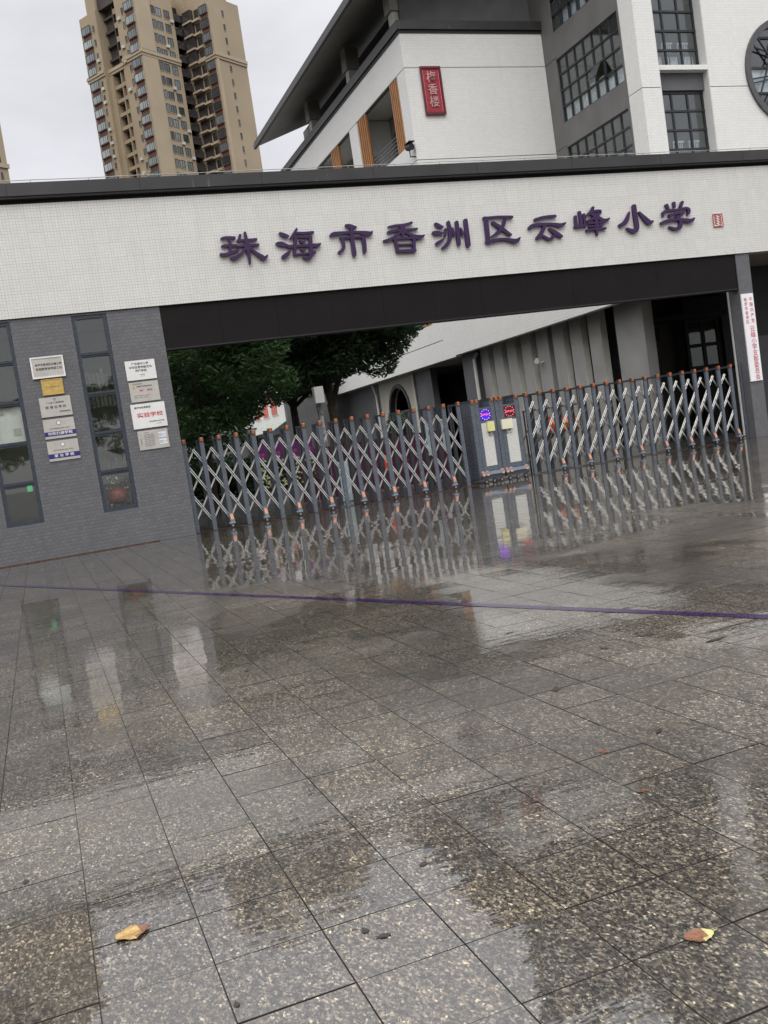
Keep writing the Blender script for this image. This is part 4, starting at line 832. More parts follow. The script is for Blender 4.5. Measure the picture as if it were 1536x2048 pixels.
plaque('pale plaque with yellow round logo and small red heading, second down beside the gate', 1.995, 2.55, 2.72, 3.10, 'plate',
       [('教育部中国教师发展', 0.02, .12, .90, 'ink_grey', 'LEFT', 1.0), ('全国青少年校园足球特色', 0.029, .24, .77, 'ink', 'LEFT', 0.95), ('推广 · 园地', 0.042, .55, .56, 'ink_red', 'CENTER', 1.2),
        ('云峰小学 云峰小学 云峰小学', 0.019, .12, .31, 'ink_grey', 'LEFT', 1.25), ('云峰小学 云峰小学 云峰', 0.019, .12, .21, 'ink_grey', 'LEFT', 1.25), ('●', 0.062, .15, .72, 'gold', 'CENTER', 1.0)], GB)
plaque('large cream plaque with four big red characters beside the gate', 1.955, 2.605, 2.205, 2.68, 'white',
       [('珠海市岭南教育', 0.045, .10, .84, 'ink', 'LEFT', 1.0), ('实验学校', 0.098, .53, .52, 'ink_red', 'CENTER', 1.28), ('香洲区教育科学研究院', 0.026, .70, .24, 'ink', 'CENTER', 1.1), ('二〇二〇年', 0.022, .75, .14, 'ink_grey', 'CENTER', 1.0)], GB, thick=0.03)
p_ = plaque('pale plaque with two white and blue stickers on its right, lowest beside the gate', 2.005, 2.58, 1.79, 2.16, 'plate',
       [('云峰小学', 0.02, .30, .88, 'ink_grey', 'CENTER', 1.2)] + [('云峰小学云峰小学云峰', 0.0185, .20, .78 - 0.085 * i, 'ink_grey', 'LEFT', 1.0) for i in range(8)] + [('学\n校\n简\n介', 0.03, .09, .42, 'ink_grey', 'CENTER', 1.0)], GB)
for z0 in (1.995, 1.86):
    stk = part('sticker', MB().box(2.40, 2.545, YF - 0.026, YF - 0.0225, z0, z0 + 0.105), 'white', p_)
    part('logo', MB().disc_y(2.432, z0 + 0.052, YF - 0.029, YF - 0.0265, 0.026, 16, rin=0.016), 'ink_blue', stk)
    part('lettering', text_mb('云峰小学', 0.02, 2.50, z0 + 0.052, YF - 0.0285, 'CENTER', 0.95), 'ink_blue', stk)
# long vertical name board on the right pier
nb = thing('name_board', 'tall narrow white board of faded red characters on the grey pier right of the gate', 'sign', (16.94, YF - 0.035, 1.39))
part('board', MB().box(16.76, 17.12, YF - 0.035, YF - 0.001, 1.39, 3.53), simple('name_board_white', (0.92, 0.90, 0.92), 0.3, var=0.02), nb)
def column(s_, size, x, z0, step, m, sq=1.0):
    for i, ch in enumerate(s_):
        part('lettering', text_mb(ch, size, x, z0 - i * step, YF - 0.0375, 'CENTER', sq), m, nb)
column('珠海市香洲区', 0.098, 16.865, 3.38, 0.108, 'ink_pink')
column('中国共产党', 0.105, 17.03, 3.385, 0.132, 'ink_pink')
column('云峰小学支部委员会', 0.155, 16.985, 2.66, 0.148, 'ink_pink', 1.0)
single('drain_pipe', MB().tube([(17.56, 20.3, 0.02), (17.56, 20.3, 4.5)], 0.026, 8), 'pipe', 'thin white pipe standing behind the grey pier at the right end of the gate', 'pipe', base=(17.56, 20.3, 0.02))

# ================================================================== RETRACTABLE GATES
GY, GD, PZ = 19.2, 0.50, 0.357
def gate_meshes():
    g = {}
    pw = 0.0425
    g['post_tall'] = MB().box(-pw, pw, 0, 0.055, 0.0, 1.80).box(-pw - 0.004, pw + 0.004, -0.005, 0.06, 1.80, 1.885, 1).mesh('post', ['gate_paint', 'gate_dark'])
    g['post_short'] = MB().box(-pw, pw, 0, 0.055, 0.10, 1.80).box(-pw - 0.004, pw + 0.004, -0.005, 0.06, 1.80, 1.885, 1).mesh('post', ['gate_paint', 'gate_dark'])
    g['post_rear'] = MB().box(-pw, pw, 0, 0.05, 0.03, 1.86).box(-0.012, 0.012, -0.004, 0, 1.2, 1.8, 1).mesh('post', ['gate_dark', 'dark'])
    g['rail'] = MB().box(-0.025, 0.025, 0, GD - 0.065, -0.02, 0.02).mesh('cross_rail', 'gate_dark')
    g['cap'] = MB().add([(-.03, 0, 0), (.03, 0, 0), (.032, 0, .085), (-.032, 0, .085), (-.022, -.022, .008), (.022, -.022, .008), (.026, -.022, .074), (-.026, -.022, .074)],
                        [(4, 5, 6, 7), (0, 1, 5, 4), (1, 2, 6, 5), (2, 3, 7, 6), (3, 0, 4, 7), (0, 3, 2, 1)]).mesh('reflector', 'orange')
    foot = MB()
    foot.add([(-.04, 0, .30), (.04, 0, .30), (.04, -.012, .30), (-.04, -.012, .30), (-.045, 0, .10), (.045, 0, .10), (.045, -.085, .10), (-.045, -.085, .10)],
             [(0, 3, 2, 1), (4, 5, 6, 7), (3, 7, 6, 2), (0, 4, 7, 3), (1, 2, 6, 5), (0, 1, 5, 4)])
    foot.box(-.075, .045, -.105, -.02, .085, .112, 1)
    g['foot'] = foot.mesh('foot', ['gate_paint', 'gate_blue'])
    g['footref'] = MB().add([(-.027, -.026, .275), (.027, -.026, .275), (.029, -.072, .165), (-.029, -.072, .165), (-.027, -.010, .275), (.027, -.010, .275), (.029, -.058, .165), (-.029, -.058, .165)],
                            [(3, 2, 1, 0), (4, 5, 6, 7), (0, 1, 5, 4), (1, 2, 6, 5), (2, 3, 7, 6), (3, 0, 4, 7)]).mesh('reflector', 'orange_pale')
    w = MB()
    # small caster: dark tyre, pale hub cross; axle along Y
    w.disc_y(0, 0.045, -.075, -.045, 0.045, 14, 0, rin=0.028)
    w.disc_y(0, 0.045, -.068, -.052, 0.028, 10, 1)
    for a in (0.6, 0.6 + math.pi / 2):
        w.bar((-.027 * math.cos(a), -.078, .045 - .027 * math.sin(a)), (.027 * math.cos(a), -.078, .045 + .027 * math.sin(a)), .010, .006, 2)
    g['wheel'] = w.mesh('wheel', ['rubber', 'gate_dark', 'steel_dull'])
    return g
G = gate_meshes()
def link_mesh(p0, p1, two, mat2, w=0.024):
    p0, p1 = Vector((p0[0], 0, p0[1])), Vector((p1[0], 0, p1[1]))
    t = (p1 - p0).normalized()
    n = Vector((-t.z, 0, t.x))
    mb = MB()
    if two:
        for sg in (-1, 1):
            o = n * (0.0175 * sg)
            mb.tube([p0 + o - t * 0.01, p1 + o + t * 0.01], w / 2, 8)
            del mb.f[-2:], mb.m[-2:]      # open ended tube
        mb.bar(p0 + Vector((0, 0.010, 0)), p1 + Vector((0, 0.010, 0)), 0.050, 0.008, 1)
        m = (p0 + p1) / 2
        mb.box(m.x - 0.010, m.x + 0.010, -0.020, -0.0125, m.z - 0.010, m.z + 0.010, 1)
    else:
        mb.bar(p0, p1, w, 0.014)
    me = mb.mesh('scissor_bar', [mat2, 'rubber'])
    if two:
        for p in me.polygons:
            p.use_smooth = len(p.vertices) == 4 and p.material_index == 0
    return me
def links(px, mirror):
    L = {}
    zt, zm, zl, za = 1.365, 0.78, 0.195, 1.66
    f = (lambda x: px - x) if mirror else (lambda x: x)
    L['m1'] = link_mesh((f(0), zt), (f(px), zm), True, 'steel_soft' if mirror else 'steel')
    L['m2'] = link_mesh((f(0), zm), (f(px), zl), True, 'steel_soft' if mirror else 'steel')
    L['mh'] = link_mesh((f(px / 2 - .01), za), (f(px), zt), True, 'steel_soft' if mirror else 'steel')
    if mirror:      # on this half the rear links only run from the crossing to the next post
        L['s1'] = link_mesh((px * .5, (zt + zm) / 2), (px, zm), False, 'steel_dull', 0.032)
        L['s2'] = link_mesh((px * .5, (zm + zl) / 2), (px, zl), False, 'steel_dull', 0.032)
        L['r1'] = link_mesh((0, zm), (px, zt), False, 'gate_rear', 0.03)
        L['r2'] = link_mesh((0, zl), (px, zm), False, 'gate_rear', 0.03)
    else:
        L['s1'] = link_mesh((f(px), zt), (f(0), zm), False, 'steel_dull', 0.030)
        L['s2'] = link_mesh((f(px), zm), (f(0), zl), False, 'steel_dull', 0.030)
    L['sh'] = link_mesh((f(px / 2 + .01), za), (f(0), zt), False, 'steel_dull', 0.030)
    return L
def make_gate(label, xs, wheel_par, mirror, head):
    t = thing('retractable_gate', label, 'gate', (xs[0], GY, 0), 'two halves of the retractable gate')
    px = xs[1] - xs[0]
    L = links(px, mirror)
    for k, x in enumerate(xs):
        wheeled = k % 2 == wheel_par and k > 0
        p = inst('post', G['post_short'] if wheeled else G['post_tall'], (x, GY, 0), t)
        inst('reflector', G['cap'], (x, GY - 0.0055, 1.805), p)
        inst('post', G['post_rear'], (x, GY + GD - 0.055, 0), t)
        inst('cross_rail', G['rail'], (x, GY + 0.058, 1.835), t)
        if wheeled:
            fo = inst('foot', G['foot'], (x, GY - 0.002, 0), t)
            inst('reflector', G['footref'], (x, GY - 0.004, 0), fo)
            inst('wheel', G['wheel'], (x - 0.012, GY - 0.012, 0), t)
        else:
            pass
    ends = list(zip(xs, xs[1:]))
    for k, (a, b) in enumerate(ends):
        for key, yy in (('m1', .040), ('m2', .040), ('mh', .038), ('s1', .085), ('s2', .085), ('sh', .087)):
            inst('scissor_bar', L[key], (a, GY + yy, 0), t)
        if mirror:
            for key, yy in (('r1', .40), ('r2', .40)):
                inst('scissor_bar', L[key], (a, GY + yy, 0), t)
    return t
xsL = [2.89 + PZ * k for k in range(18)]
xsR = [10.66 + 0.3602 * k for k in range(17)] 
gl = make_gate('left half of the grey folding gate with bright steel lattice, beside the plaque wall', xsL, 0, False, None)
gr = make_gate('right half of the grey folding gate with steel lattice, ending at the name board pier', xsR, 0, True, None)
part('post', MB().box(16.74 - 0.04, 16.735, GY, GY + 0.06, 0, 1.9), 'gate_paint', gr)

def head(t, x0, x1, boxx, box_mat, disp, name):
    y = GY
    w = x1 - x0
    # two side columns, foot, top rail
    hb = MB().box(x0, x0 + 0.10, y, y + GD, 0.11, 1.83).box(x0 + 0.104, x0 + 0.20, y - 0.004, y + GD, 0.11, 1.83)
    hb.box(x1 - 0.105, x1, y, y + GD, 0.11, 1.83)
    hb.box(x0 + 0.20, x1 - 0.105, y + 0.012, y + 0.06, 0.27, 0.375).box(x0 + 0.20, x1 - 0.105, y + 0.012, y + 0.06, 1.345, 1.40).box(x0 + 0.20, x1 - 0.105, y + 0.012, y + 0.06, 1.652, 1.69)
    hb.box(x0 + 0.20, x1 - 0.105, y + 0.40, y + GD, 0.11, 1.66)
    c = part('motor_column', hb, 'gate_paint', t)
    part('top_block', MB().box(x0 - 0.004, x0 + 0.204, y - 0.006, y + GD, 1.831, 1.885).box(x1 - 0.11, x1 + 0.004, y - 0.006, y + GD, 1.831, 1.885).box(x0 + 0.204, x1 - 0.11, y + 0.42, y + GD, 1.70, 1.88), 'gate_dark', t)
    part('panel', MB().box(x0 + 0.205, x1 - 0.108, y + 0.006, y + 0.05, 0.378, 1.343), simple('dappled_white_panel', (0.62, 0.62, 0.58), 0.45, var=0.1, scale=40), t)
    dx0, dx1 = x0 + 0.205, x1 - 0.108
    d = part('display', MB().box(dx0, dx1, y + 0.004, y + 0.04, 1.403, 1.65), disp[0], t)
    cx, cz, r = (dx0 + dx1) / 2, 1.527, 0.112
    ring = MB()
    for k in range(12):
        a = 2 * math.pi * k / 12 + 0.2
        ring.disc_y(cx + r * math.cos(a), cz + r * math.sin(a), y - 0.002, y + 0.0035, 0.0115, 8)
    part('light_dots', ring, disp[1], d)
    tx = MB()
    for k in range(6):
        x_ = cx - 0.095 + k * 0.034
        tx.box(x_, x_ + 0.024, y - 0.001, y + 0.0035, cz - 0.022 + 0.006 * (k % 3), cz + 0.022 - 0.005 * (k % 2))
    part('light_text', tx, disp[2], d)
    if disp[3]:
        part('light_field', MB().disc_y(cx, cz - 0.02, y + 0.0005, y + 0.0034, 0.092, 20), disp[3], d)
    bx = boxx
    part('card_reader', MB().box(bx[0], bx[1], y - 0.07, y + 0.004, 1.145, 1.365), box_mat, t)
    sm_ = MB()
    for k in range(16):
        u, v = rs.rand(), rs.rand()
        xx, zz = bx[0] + 0.02 + u * (bx[1] - bx[0] - 0.06), 1.135 - v * 0.10
        sm_.box(xx, xx + 0.012 + 0.03 * rs.rand(), y + 0.002 - 0.0001 * k, y + 0.0055, zz - 0.008 - 0.006 * rs.rand(), zz)
    part('worn_marks', sm_, 'ink_grey', t)
    part('bumper', MB().box(x0 + 0.03, x1 + 0.0, y - 0.10, y + 0.02, 0.19, 0.262).box(x0 + 0.02, x1, y - 0.08, y + GD, 0.095, 0.188, 1), ['gate_blue', 'gate_dark'], t)
    for xx in (x0 + 0.05, x0 + 0.155, x1 - 0.05):
        inst('reflector', G['cap'], (xx, y - 0.0065, 1.80), t)
        inst('reflector', G['footref'], (xx, y - 0.045, 0.01), t)
    for xx in (x0 + 0.10, x0 + 0.30, x1 - 0.10):
        inst('wheel', G['wheel'], (xx, y - 0.02, 0), t)
blue_e = simple('display_blue', (0.02, 0.005, 0.10), 0.3, emit=((0.09, 0.02, 0.75), 0.22))
blue_f = simple('display_blue_field', (0.02, 0.005, 0.2), 0.3, emit=((0.07, 0.03, 1.0), 0.42))
pk = simple('display_pink', (0.5, 0.2, 0.3), 0.3, emit=((0.8, 0.6, 1.0), 0.5))
rde = simple('display_red', (0.5, 0.05, 0.05), 0.3, emit=((1.0, 0.16, 0.22), 0.5))
dkr = simple('display_dark_red', (0.06, 0.003, 0.01), 0.3, emit=((0.5, 0.01, 0.03), 0.05))
rdd = simple('display_red_dots', (0.5, 0.05, 0.05), 0.3, emit=((1.0, 0.45, 0.5), 0.45))
head(gl, 9.25, 9.835, (9.575, 9.745), 'yellow_box', (blue_e, pk, rde, blue_f), 'l')
head(gr, 9.85, 10.45, (9.935, 10.20), 'cream_box', (dkr, rdd, rde, None), 'r')

# ================================================================== SCHOOL: white classroom block
XS = 16.53
cb = thing('classroom_block', 'white classroom block with deep tiled eave and orange battened balconies behind the beam', 'building', (XS, 36, 0))
levels = [(4.17, 5.75), (8.30, 9.40), (11.93, 13.05)]     # solid bands of the side wall
bays = [(36.85, 42.07), (43.18, 48.6), (49.6, 55.0)]
Y1B = 56.0
side = MB()
def xbox(mb, x0, x1, y0, y1, z0, z1, mi=0):
    mb.box(x0, x1, y0, y1, z0, z1, mi)
# spandrel bands, with a 3 cm groove at each floor line
bands = [(4.17, 4.965), (4.995, 5.75), (8.62 - 0.32, 8.615), (8.645, 9.40), (12.27 - 0.32, 12.265), (12.295, 13.05), (15.955, 17.30)]
for z0, z1 in bands:
    xbox(side, XS, XS + 0.28, 36.0, Y1B, z0, z1)
for zlo, zhi in ((5.75, 8.30), (9.40, 11.95), (13.05, 15.925)):
    ys = [36.0, bays[0][0], bays[0][1], bays[1][0], bays[1][1], bays[2][0], bays[2][1], Y1B]
    for a, b in zip(ys[0::2], ys[1::2]):
        xbox(side, XS, XS + 0.28, a, b, zlo, zhi)
for z0, z1 in [(4.17, 4.965), (4.995, 8.615), (8.645, 12.265), (12.295, 15.925), (15.955, 17.30)]:
    side.box(XS + 0.28, 23.04, 36.0, 36.28, z0, z1)
side.box(16.55, 23.0, 55.7, 55.98, 4.2, 17.3)
part('wall', side, 'white_far', cb)
part('groove_backing', MB().box(XS + 0.012, 23.03, 36.012, 36.2, 4.2, 17.2).box(XS + 0.28, XS + 0.30, 36.3, 36.85, 4.2, 17.2).box(XS + 0.012, XS + 0.2, 36.2, 55.9, 15.92, 15.96), 'joint', cb)
floors = MB()
for z in (5.45, 9.10, 12.75, 16.4):
    floors.box(XS + 0.29, 22.9, 36.3, 55.6, z - 0.35, z)
part('balcony_floor', floors, 'white_far', cb)
part('back_wall', MB().box(18.2, 18.4, 36.3, 55.6, 5.46, 16.2), 'cream', cb)
for y in (42.1, 42.9, 48.7, 49.4, 36.35):
    part('party_wall', MB().box(16.84, 18.19, y, y + 0.2, 5.46, 16.0), 'white_far', cb)
batten = MB().box(-0.05, 0.05, -0.045, 0.045, 0, 2.87).mesh('batten', 'batten')
batten_s = MB().box(-0.05, 0.05, -0.045, 0.045, 0, 2.53).mesh('batten', 'batten')
rail_me = MB().box(-0.015, 0.015, 0, 1, -0.02, 0.02).mesh('railing_bar', 'frame')
for lv, (zl, zh, bm) in enumerate(((13.05, 15.925, batten), (9.40, 11.95, batten_s), (5.75, 8.30, batten_s))):
    for (yb0, yb1) in bays:
        groups = ((yb0 + 0.05, 5, 0.19), (yb1 - 1.15, 5, 0.24)) if yb0 < 40 else ((yb0 + 1.9, 5, 0.24),) if yb0 < 45 else ((yb0 + 1.9, 5, 0.24),)
        for (y0, n, st_) in groups:
            part('batten_backing', MB().box(XS + 0.10, XS + 0.13, y0 - 0.02, y0 + (n - 1) * st_ + 0.1, zl, zh), 'batten_gap', cb)
            for k in range(n):
                inst('batten', bm, (XS + 0.05, y0 + 0.04 + k * st_, zl), cb)
        for k in range(6):
            o = inst('railing_bar', rail_me, (XS + 0.22, yb0 + 0.95, zl + 0.14 + k * 0.155), cb)
            o.scale = (1, yb1 - yb0 - 2.0, 1)
    for yw in (38.3, 40.2, 44.0, 46.6, 51):
        f = MB().box(18.13, 18.19, yw, yw + 1.5, zl - 0.2, zl + 2.2)
        w_ = part('window', f, 'frame_dark', cb)
        for q in range(2):
            part('pane', MB().box(18.115, 18.128, yw + 0.06 + q * 0.72, yw + 0.72 + q * 0.72, zl + (-0.1), zl + 2.1), 'far_pane', w_)
part('coping', MB().box(XS - 0.12, XS + 0.35, 35.88, 56.1, 17.42, 17.77).box(XS + 0.35, 23.04, 35.88, 36.3, 17.42, 17.77), 'cap', cb)
part('coping_shadow_gap', MB().box(XS - 0.04, XS + 0.3, 35.96, 56.0, 17.30, 17.42).box(XS + 0.3, 23.04, 35.96, 36.2, 17.30, 17.42), 'rubber', cb)
part('terrace', MB().box(XS + 0.36, 23.0, 36.3, 56, 17.28, 17.45), 'grey_wall', cb)
part('attic_wall', MB().box(17.0, 23.04, 36.7, 36.95, 17.45, 26).box(18.5, 18.7, 36.95, 56, 17.46, 20.3), 'grey_wall', cb)
part('attic_opening', MB().box(18.44, 18.49, 37.2, 55.5, 17.8, 19.6), 'dark', cb)
# pitched eave
sl = (20.4 - 19.2) / 3.3
roof = MB()
def eave(y0, y1, x0, x1, thick, mi=0, zoff=0.0, mb=roof):
    za, zb_ = 19.2 + (x0 - 15.2) * sl + zoff, 19.2 + (x1 - 15.2) * sl + zoff
    mb.add([(x0, y0, za), (x1, y0, zb_), (x1, y1, zb_), (x0, y1, za), (x0, y0, za + thick), (x1, y0, zb_ + thick), (x1, y1, zb_ + thick), (x0, y1, za + thick)],
           [(0, 3, 2, 1), (4, 5, 6, 7), (0, 1, 5, 4), (1, 2, 6, 5), (2, 3, 7, 6), (3, 0, 4, 7)], mi)
eave(34.0, 55.0, 15.2, 25.0, 0.12)
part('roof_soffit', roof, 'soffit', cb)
r2 = MB()
eave(33.9, 55.1, 15.12, 25.0, 0.20, 0, 0.125, r2)
part('roof', r2, 'cap', cb)
r3 = MB().box(15.06, 15.2, 33.9, 55.1, 19.10, 19.33)
part('gutter', r3, 'frame_dark', cb)
for y in (36.85, 42.6, 49.0):
    c_ = MB().box(16.72, 17.17, y, y + 0.45, 17.45, 18.55).box(16.62, 17.27, y - 0.1, y + 0.55, 18.55, 19.55, 1)
    part('terrace_column', c_, ['ac', 'soffit'], cb)
# ground floor of the block under the overhang
part('ground_wall', MB().box(17.3, 17.6, 39.5, 41.45, 0, 4.16), 'grey_wall', cb)
part('ground_wall', MB().box(17.3, 17.7, 46.4, 56, 0, 4.16), 'grey_wall', cb)
arch = MB()
ay, az_, ar = 43.75, 2.45, 1.28
# cream wall with a round headed opening, built round the ring
n = 24
sq = []
ci = []
for k in range(n):
    th = 2 * math.pi * k / n
    ci.append((ay + ar * math.cos(th), az_ + ar * math.sin(th)))
    m = max(abs(math.cos(th)), abs(math.sin(th)))
    sq.append((ay + 1.65 * math.cos(th) / m, az_ + 1.65 * math.sin(th) / m))
for k in range(n):
    j = (k + 1) % n
    arch.add([(17.3, *ci[k]), (17.3, *ci[j]), (17.3, *sq[j]), (17.3, *sq[k]), (17.6, *ci[k]), (17.6, *ci[j])], [(3, 2, 1, 0), (0, 1, 5, 4)])
arch.box(17.3, 17.6, 41.5, ay - 1.65, 0, 4.16).box(17.3, 17.6, ay + 1.65, 46.35, 0, 4.16).box(17.3, 17.6, ay - 1.65, ay + 1.65, 0, az_ - 1.65).box(17.3, 17.6, ay - 1.65, ay + 1.65, az_ + 1.65, 4.16)
part('arch_wall', arch, 'cream', cb)
ringm = MB()
for k in range(n):
    j = (k + 1) % n
    a, b = 2 * math.pi * k / n, 2 * math.pi * j / n
    pts = []
    for x in (17.24, 17.5):
        for th in (a, b):
            for r in (ar - 0.02, ar + 0.16):
                pts.append((x, ay + r * math.cos(th), az_ + r * math.sin(th)))
    ringm.add(pts, [(0, 1, 3, 2), (0, 2, 6, 4), (1, 5, 7, 3)])
part('arch_ring', ringm, 'frame_dark', cb)
part('ground_interior', MB().box(20.5, 20.7, 36.3, 55.5, 0, 4.16).box(17.6, 20.5, 48.4, 48.6, 0, 4.16), 'dark', cb)
part('ground_ceiling', MB().box(16.56, 22.9, 36.3, 55.6, 4.165, 4.4), 'soffit', cb)
part('ground_window', MB().box(17.7, 17.75, 42.6, 44.8, 1.4, 2.6), 'ink_grey', cb)

single('drain_pipe', MB().tube([(16.95, 34.25, 0.02), (16.95, 34.25, 3.9), (17.1, 34.25, 4.15)], 0.07, 8), 'pipe', 'thick white drain pipe on the grey corner where the fins begin', 'pipe', base=(16.95, 34.25, 0.02))
single('drain_pipe', MB().tube([(17.2, 46.6, 0.02), (17.2, 46.6, 3.6), (17.05, 46.6, 4.15)], 0.06, 8), 'pipe', 'white drain pipe left of the arched opening behind the tree', 'pipe', base=(17.2, 46.6, 0.02))
single('drain_pipe', MB().tube([(17.22, 41.42, 0.02), (17.22, 41.42, 4.15)], 0.05, 8), 'pipe', 'thin white drain pipe right of the arched opening', 'pipe', base=(17.22, 41.42, 0.02))

# red plaque on the front wall
rp = thing('hanging_board', 'red upright board with three white characters on the white gable wall', 'sign', (17.6, 35.95, 14.06))
part('board', MB().box(17.19, 18.04, 35.93, 35.985, 14.06, 15.92), 'red_board', rp)
fr = MB().box(17.16, 18.07, 35.88, 35.93, 15.86, 15.95).box(17.16, 18.07, 35.88, 35.93, 14.03, 14.12).box(17.16, 17.23, 35.88, 35.93, 14.12, 15.86).box(18.0, 18.07, 35.88, 35.93, 14.12, 15.86)
part('frame', fr, 'red_dark', rp)
part('inner_line', MB().box(17.26, 17.285, 35.915, 35.929, 14.16, 15.82).box(17.945, 17.97, 35.915, 35.929, 14.16, 15.82), simple('pink_line', (0.6, 0.2, 0.22), 0.4), rp)
for k, ch in enumerate('梅香楼'):
    part('lettering', text_mb(ch, 0.46, 17.615, 15.50 - 0.49 * k, 35.90, 'CENTER', 0.95, depth=0.015), simple('worn_white_letter', (0.55, 0.30, 0.30), 0.4), rp)
cam1 = thing('security_camera', 'small black camera on the corner of the white block just above the beam', 'camera', (16.4, 36.1, 12.3))
part('bracket', MB().tube([(16.53, 36.1, 12.45), (16.3, 36.1, 12.45), (16.3, 36.1, 12.7)], 0.03, 6), 'frame_dark', cam1)
part('housing', MB().tube([(16.3, 36.25, 12.85), (16.3, 35.85, 12.78)], [0.13, 0.13], 10).box(16.17, 16.43, 35.75, 36.3, 12.96, 12.985), 'rubber', cam1)

# ================================================================== podium with fins
pod = thing('fin_screen_wing', 'low wing with a white parapet over a row of grey upright fins', 'building', (17, 29, 0))
part('parapet', MB().box(XS - 0.03, XS + 0.27, 22.2, 34.93, 4.22, 6.4).box(XS - 0.0, XS + 0.27, 34.96, 35.99, 4.17, 6.4).box(XS + 0.27, 40, 22.2, 22.5, 4.4, 6.4), 'white_far', pod)
part('rear_wall', MB().box(20.75, 40, 36.6, 36.9, 0, 5.1), 'grey_wall', pod)
part('deck', MB().box(XS + 0.27, 40, 22.5, 35.98, 5.6, 6.0), 'grey_wall', pod)
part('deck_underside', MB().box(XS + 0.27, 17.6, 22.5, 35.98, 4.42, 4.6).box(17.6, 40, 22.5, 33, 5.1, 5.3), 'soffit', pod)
part('corner_pier', MB().box(17.05, 17.6, 34.35, 35.55, 0, 4.41), 'grey_wall', pod)
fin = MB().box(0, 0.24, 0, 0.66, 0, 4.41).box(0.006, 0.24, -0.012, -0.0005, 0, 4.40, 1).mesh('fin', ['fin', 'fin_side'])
y = 33.50
while y > 25.0:
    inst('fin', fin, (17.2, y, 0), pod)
    y -= 1.11
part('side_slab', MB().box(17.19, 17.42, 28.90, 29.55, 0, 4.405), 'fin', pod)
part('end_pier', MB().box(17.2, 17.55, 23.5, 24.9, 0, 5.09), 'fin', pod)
part('unlit_backing', MB().box(17.75, 17.9, 24.95, 34.3, 0, 4.41), 'dark', pod)  # near-black sheet painting the shade of the open space behind the fins
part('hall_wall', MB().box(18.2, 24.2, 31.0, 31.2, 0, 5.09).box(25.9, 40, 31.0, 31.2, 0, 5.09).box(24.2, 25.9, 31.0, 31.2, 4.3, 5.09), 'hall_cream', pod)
part('hall_back', MB().box(21.5, 28.2, 34.6, 34.8, 0, 5.0), 'grey_wall', pod)
part('hall_column', MB().box(25.95, 27.3, 30.5, 30.99, 0, 5.09), 'grey_wall', pod)
part('hall_beam', MB().box(22.5, 25.94, 30.2, 30.5, 4.15, 4.35).box(24.2, 25.94, 30.5, 30.59, 4.1, 4.95), 'rubber', pod)
dr = thing('hall_door', 'black framed glazed door in the dark hall behind the right half of the gate', 'door', (24.6, 30.6, 0))
dm = MB()
for x in (24.25, 25.0, 25.72):
    dm.box(x, x + 0.15, 30.6, 30.7, 0, 4.1)
for z in (0.9, 2.2, 3.05, 4.02):
    dm.box(24.40, 25.72, 30.605, 30.69, z, z + 0.14)
part('frame', dm, 'rubber', dr)
for x in (24.41, 25.16):
    for z in (2.34, 3.19):
        part('pane', MB().box(x, x + (0.58 if x < 25 else 0.55), 30.64, 30.66, z, z + 0.71 if z < 3 else z + 0.83), 'glass_hall', dr)
single('electrical_box', MB().box(23.0, 23.3, 30.9, 30.99, 3.5, 4.0).box(21.7, 21.82, 30.9, 30.99, 2.3, 3.9), 'rubber', 'small dark box on the dim cream wall left of the hall door', 'box', base=(23.1, 30.95, 3.5))
gt = thing('round_table', 'dark round table top with a small green tub by the hall door', 'table', (24.9, 27.9, 0))
tm = MB()
for k in range(16):
    pass
part('table_top', MB().tube([(24.7, 27.9, 2.02), (24.7, 27.9, 2.08)], 0.6, 20), 'rubber', gt)
part('leg', MB().tube([(24.7, 27.9, 0), (24.7, 27.9, 2.02)], 0.05, 8), 'rubber', gt)
single('green_tub', MB().tube([(24.35, 27.7, 2.085), (24.35, 27.7, 2.2)], [0.09, 0.12], 12), 'green_thing', 'small bright green tub on the dark table behind the gate', 'tub', base=(24.35, 27.7, 2.085))
cam2 = thing('security_camera', 'white bullet camera mounted on a grey fin above the gate', 'camera', (17.1, 29.3, 3.2))
part('housing', MB().tube([(17.05, 29.55, 3.27), (16.85, 29.25, 3.2)], [0.075, 0.085], 10), 'white', cam2)
part('bracket', MB().tube([(17.2, 29.35, 3.18), (17.0, 29.4, 3.12), (16.98, 29.42, 3.22)], 0.03, 6), 'white', cam2)

# ================================================================== stair block on the right
sb = thing('stair_block', 'tall white and grey block with glazed stair windows and a round lattice window', 'building', (23, 29.5, 0))
XG, YP = 23.05, 29.42
gw = MB()
win_levels = [(6.03, 8.66), (9.65, 12.28), (13.27, 15.86), (16.95, 19.5), (20.6, 23.1)]
zs_ = [5.32] + [q for a in win_levels for q in a] + [26.0]
for a, b in zip(zs_[0::2], zs_[1::2]):
    gw.box(XG, XG + 0.25, 30.27, 37.0, a, b)
for a, b in win_levels:
    gw.box(XG, XG + 0.25, 35.14, 37.0, a, b)
    gw.box(XG, XG + 0.25, 30.27, 30.78, a, b)
part('side_wall', gw, simple('grey_side_render', (0.165, 0.162, 0.158), 0.6, var=0.1, scale=1.0, bump=0.002, streak=0.3), sb)
part('side_groove', MB().box(XG - 0.004, XG - 0.001, 35.1, 36.0, 12.34, 12.365).box(XG - 0.004, XG - 0.001, 35.1, 36.0, 15.92, 15.945), 'rubber', sb)
part('room_floor', MB().box(XG + 0.3, 40, 29.9, 36, 5.7, 5.98).box(XG + 0.3, 40, 29.9, 36, 9.3, 9.6).box(XG + 0.3, 40, 29.9, 36, 12.92, 13.2).box(XG + 0.3, 40, 29.9, 36, 16.5, 16.8).box(XG + 0.3, 40, 29.9, 36, 20.2, 20.4), 'cream', sb)
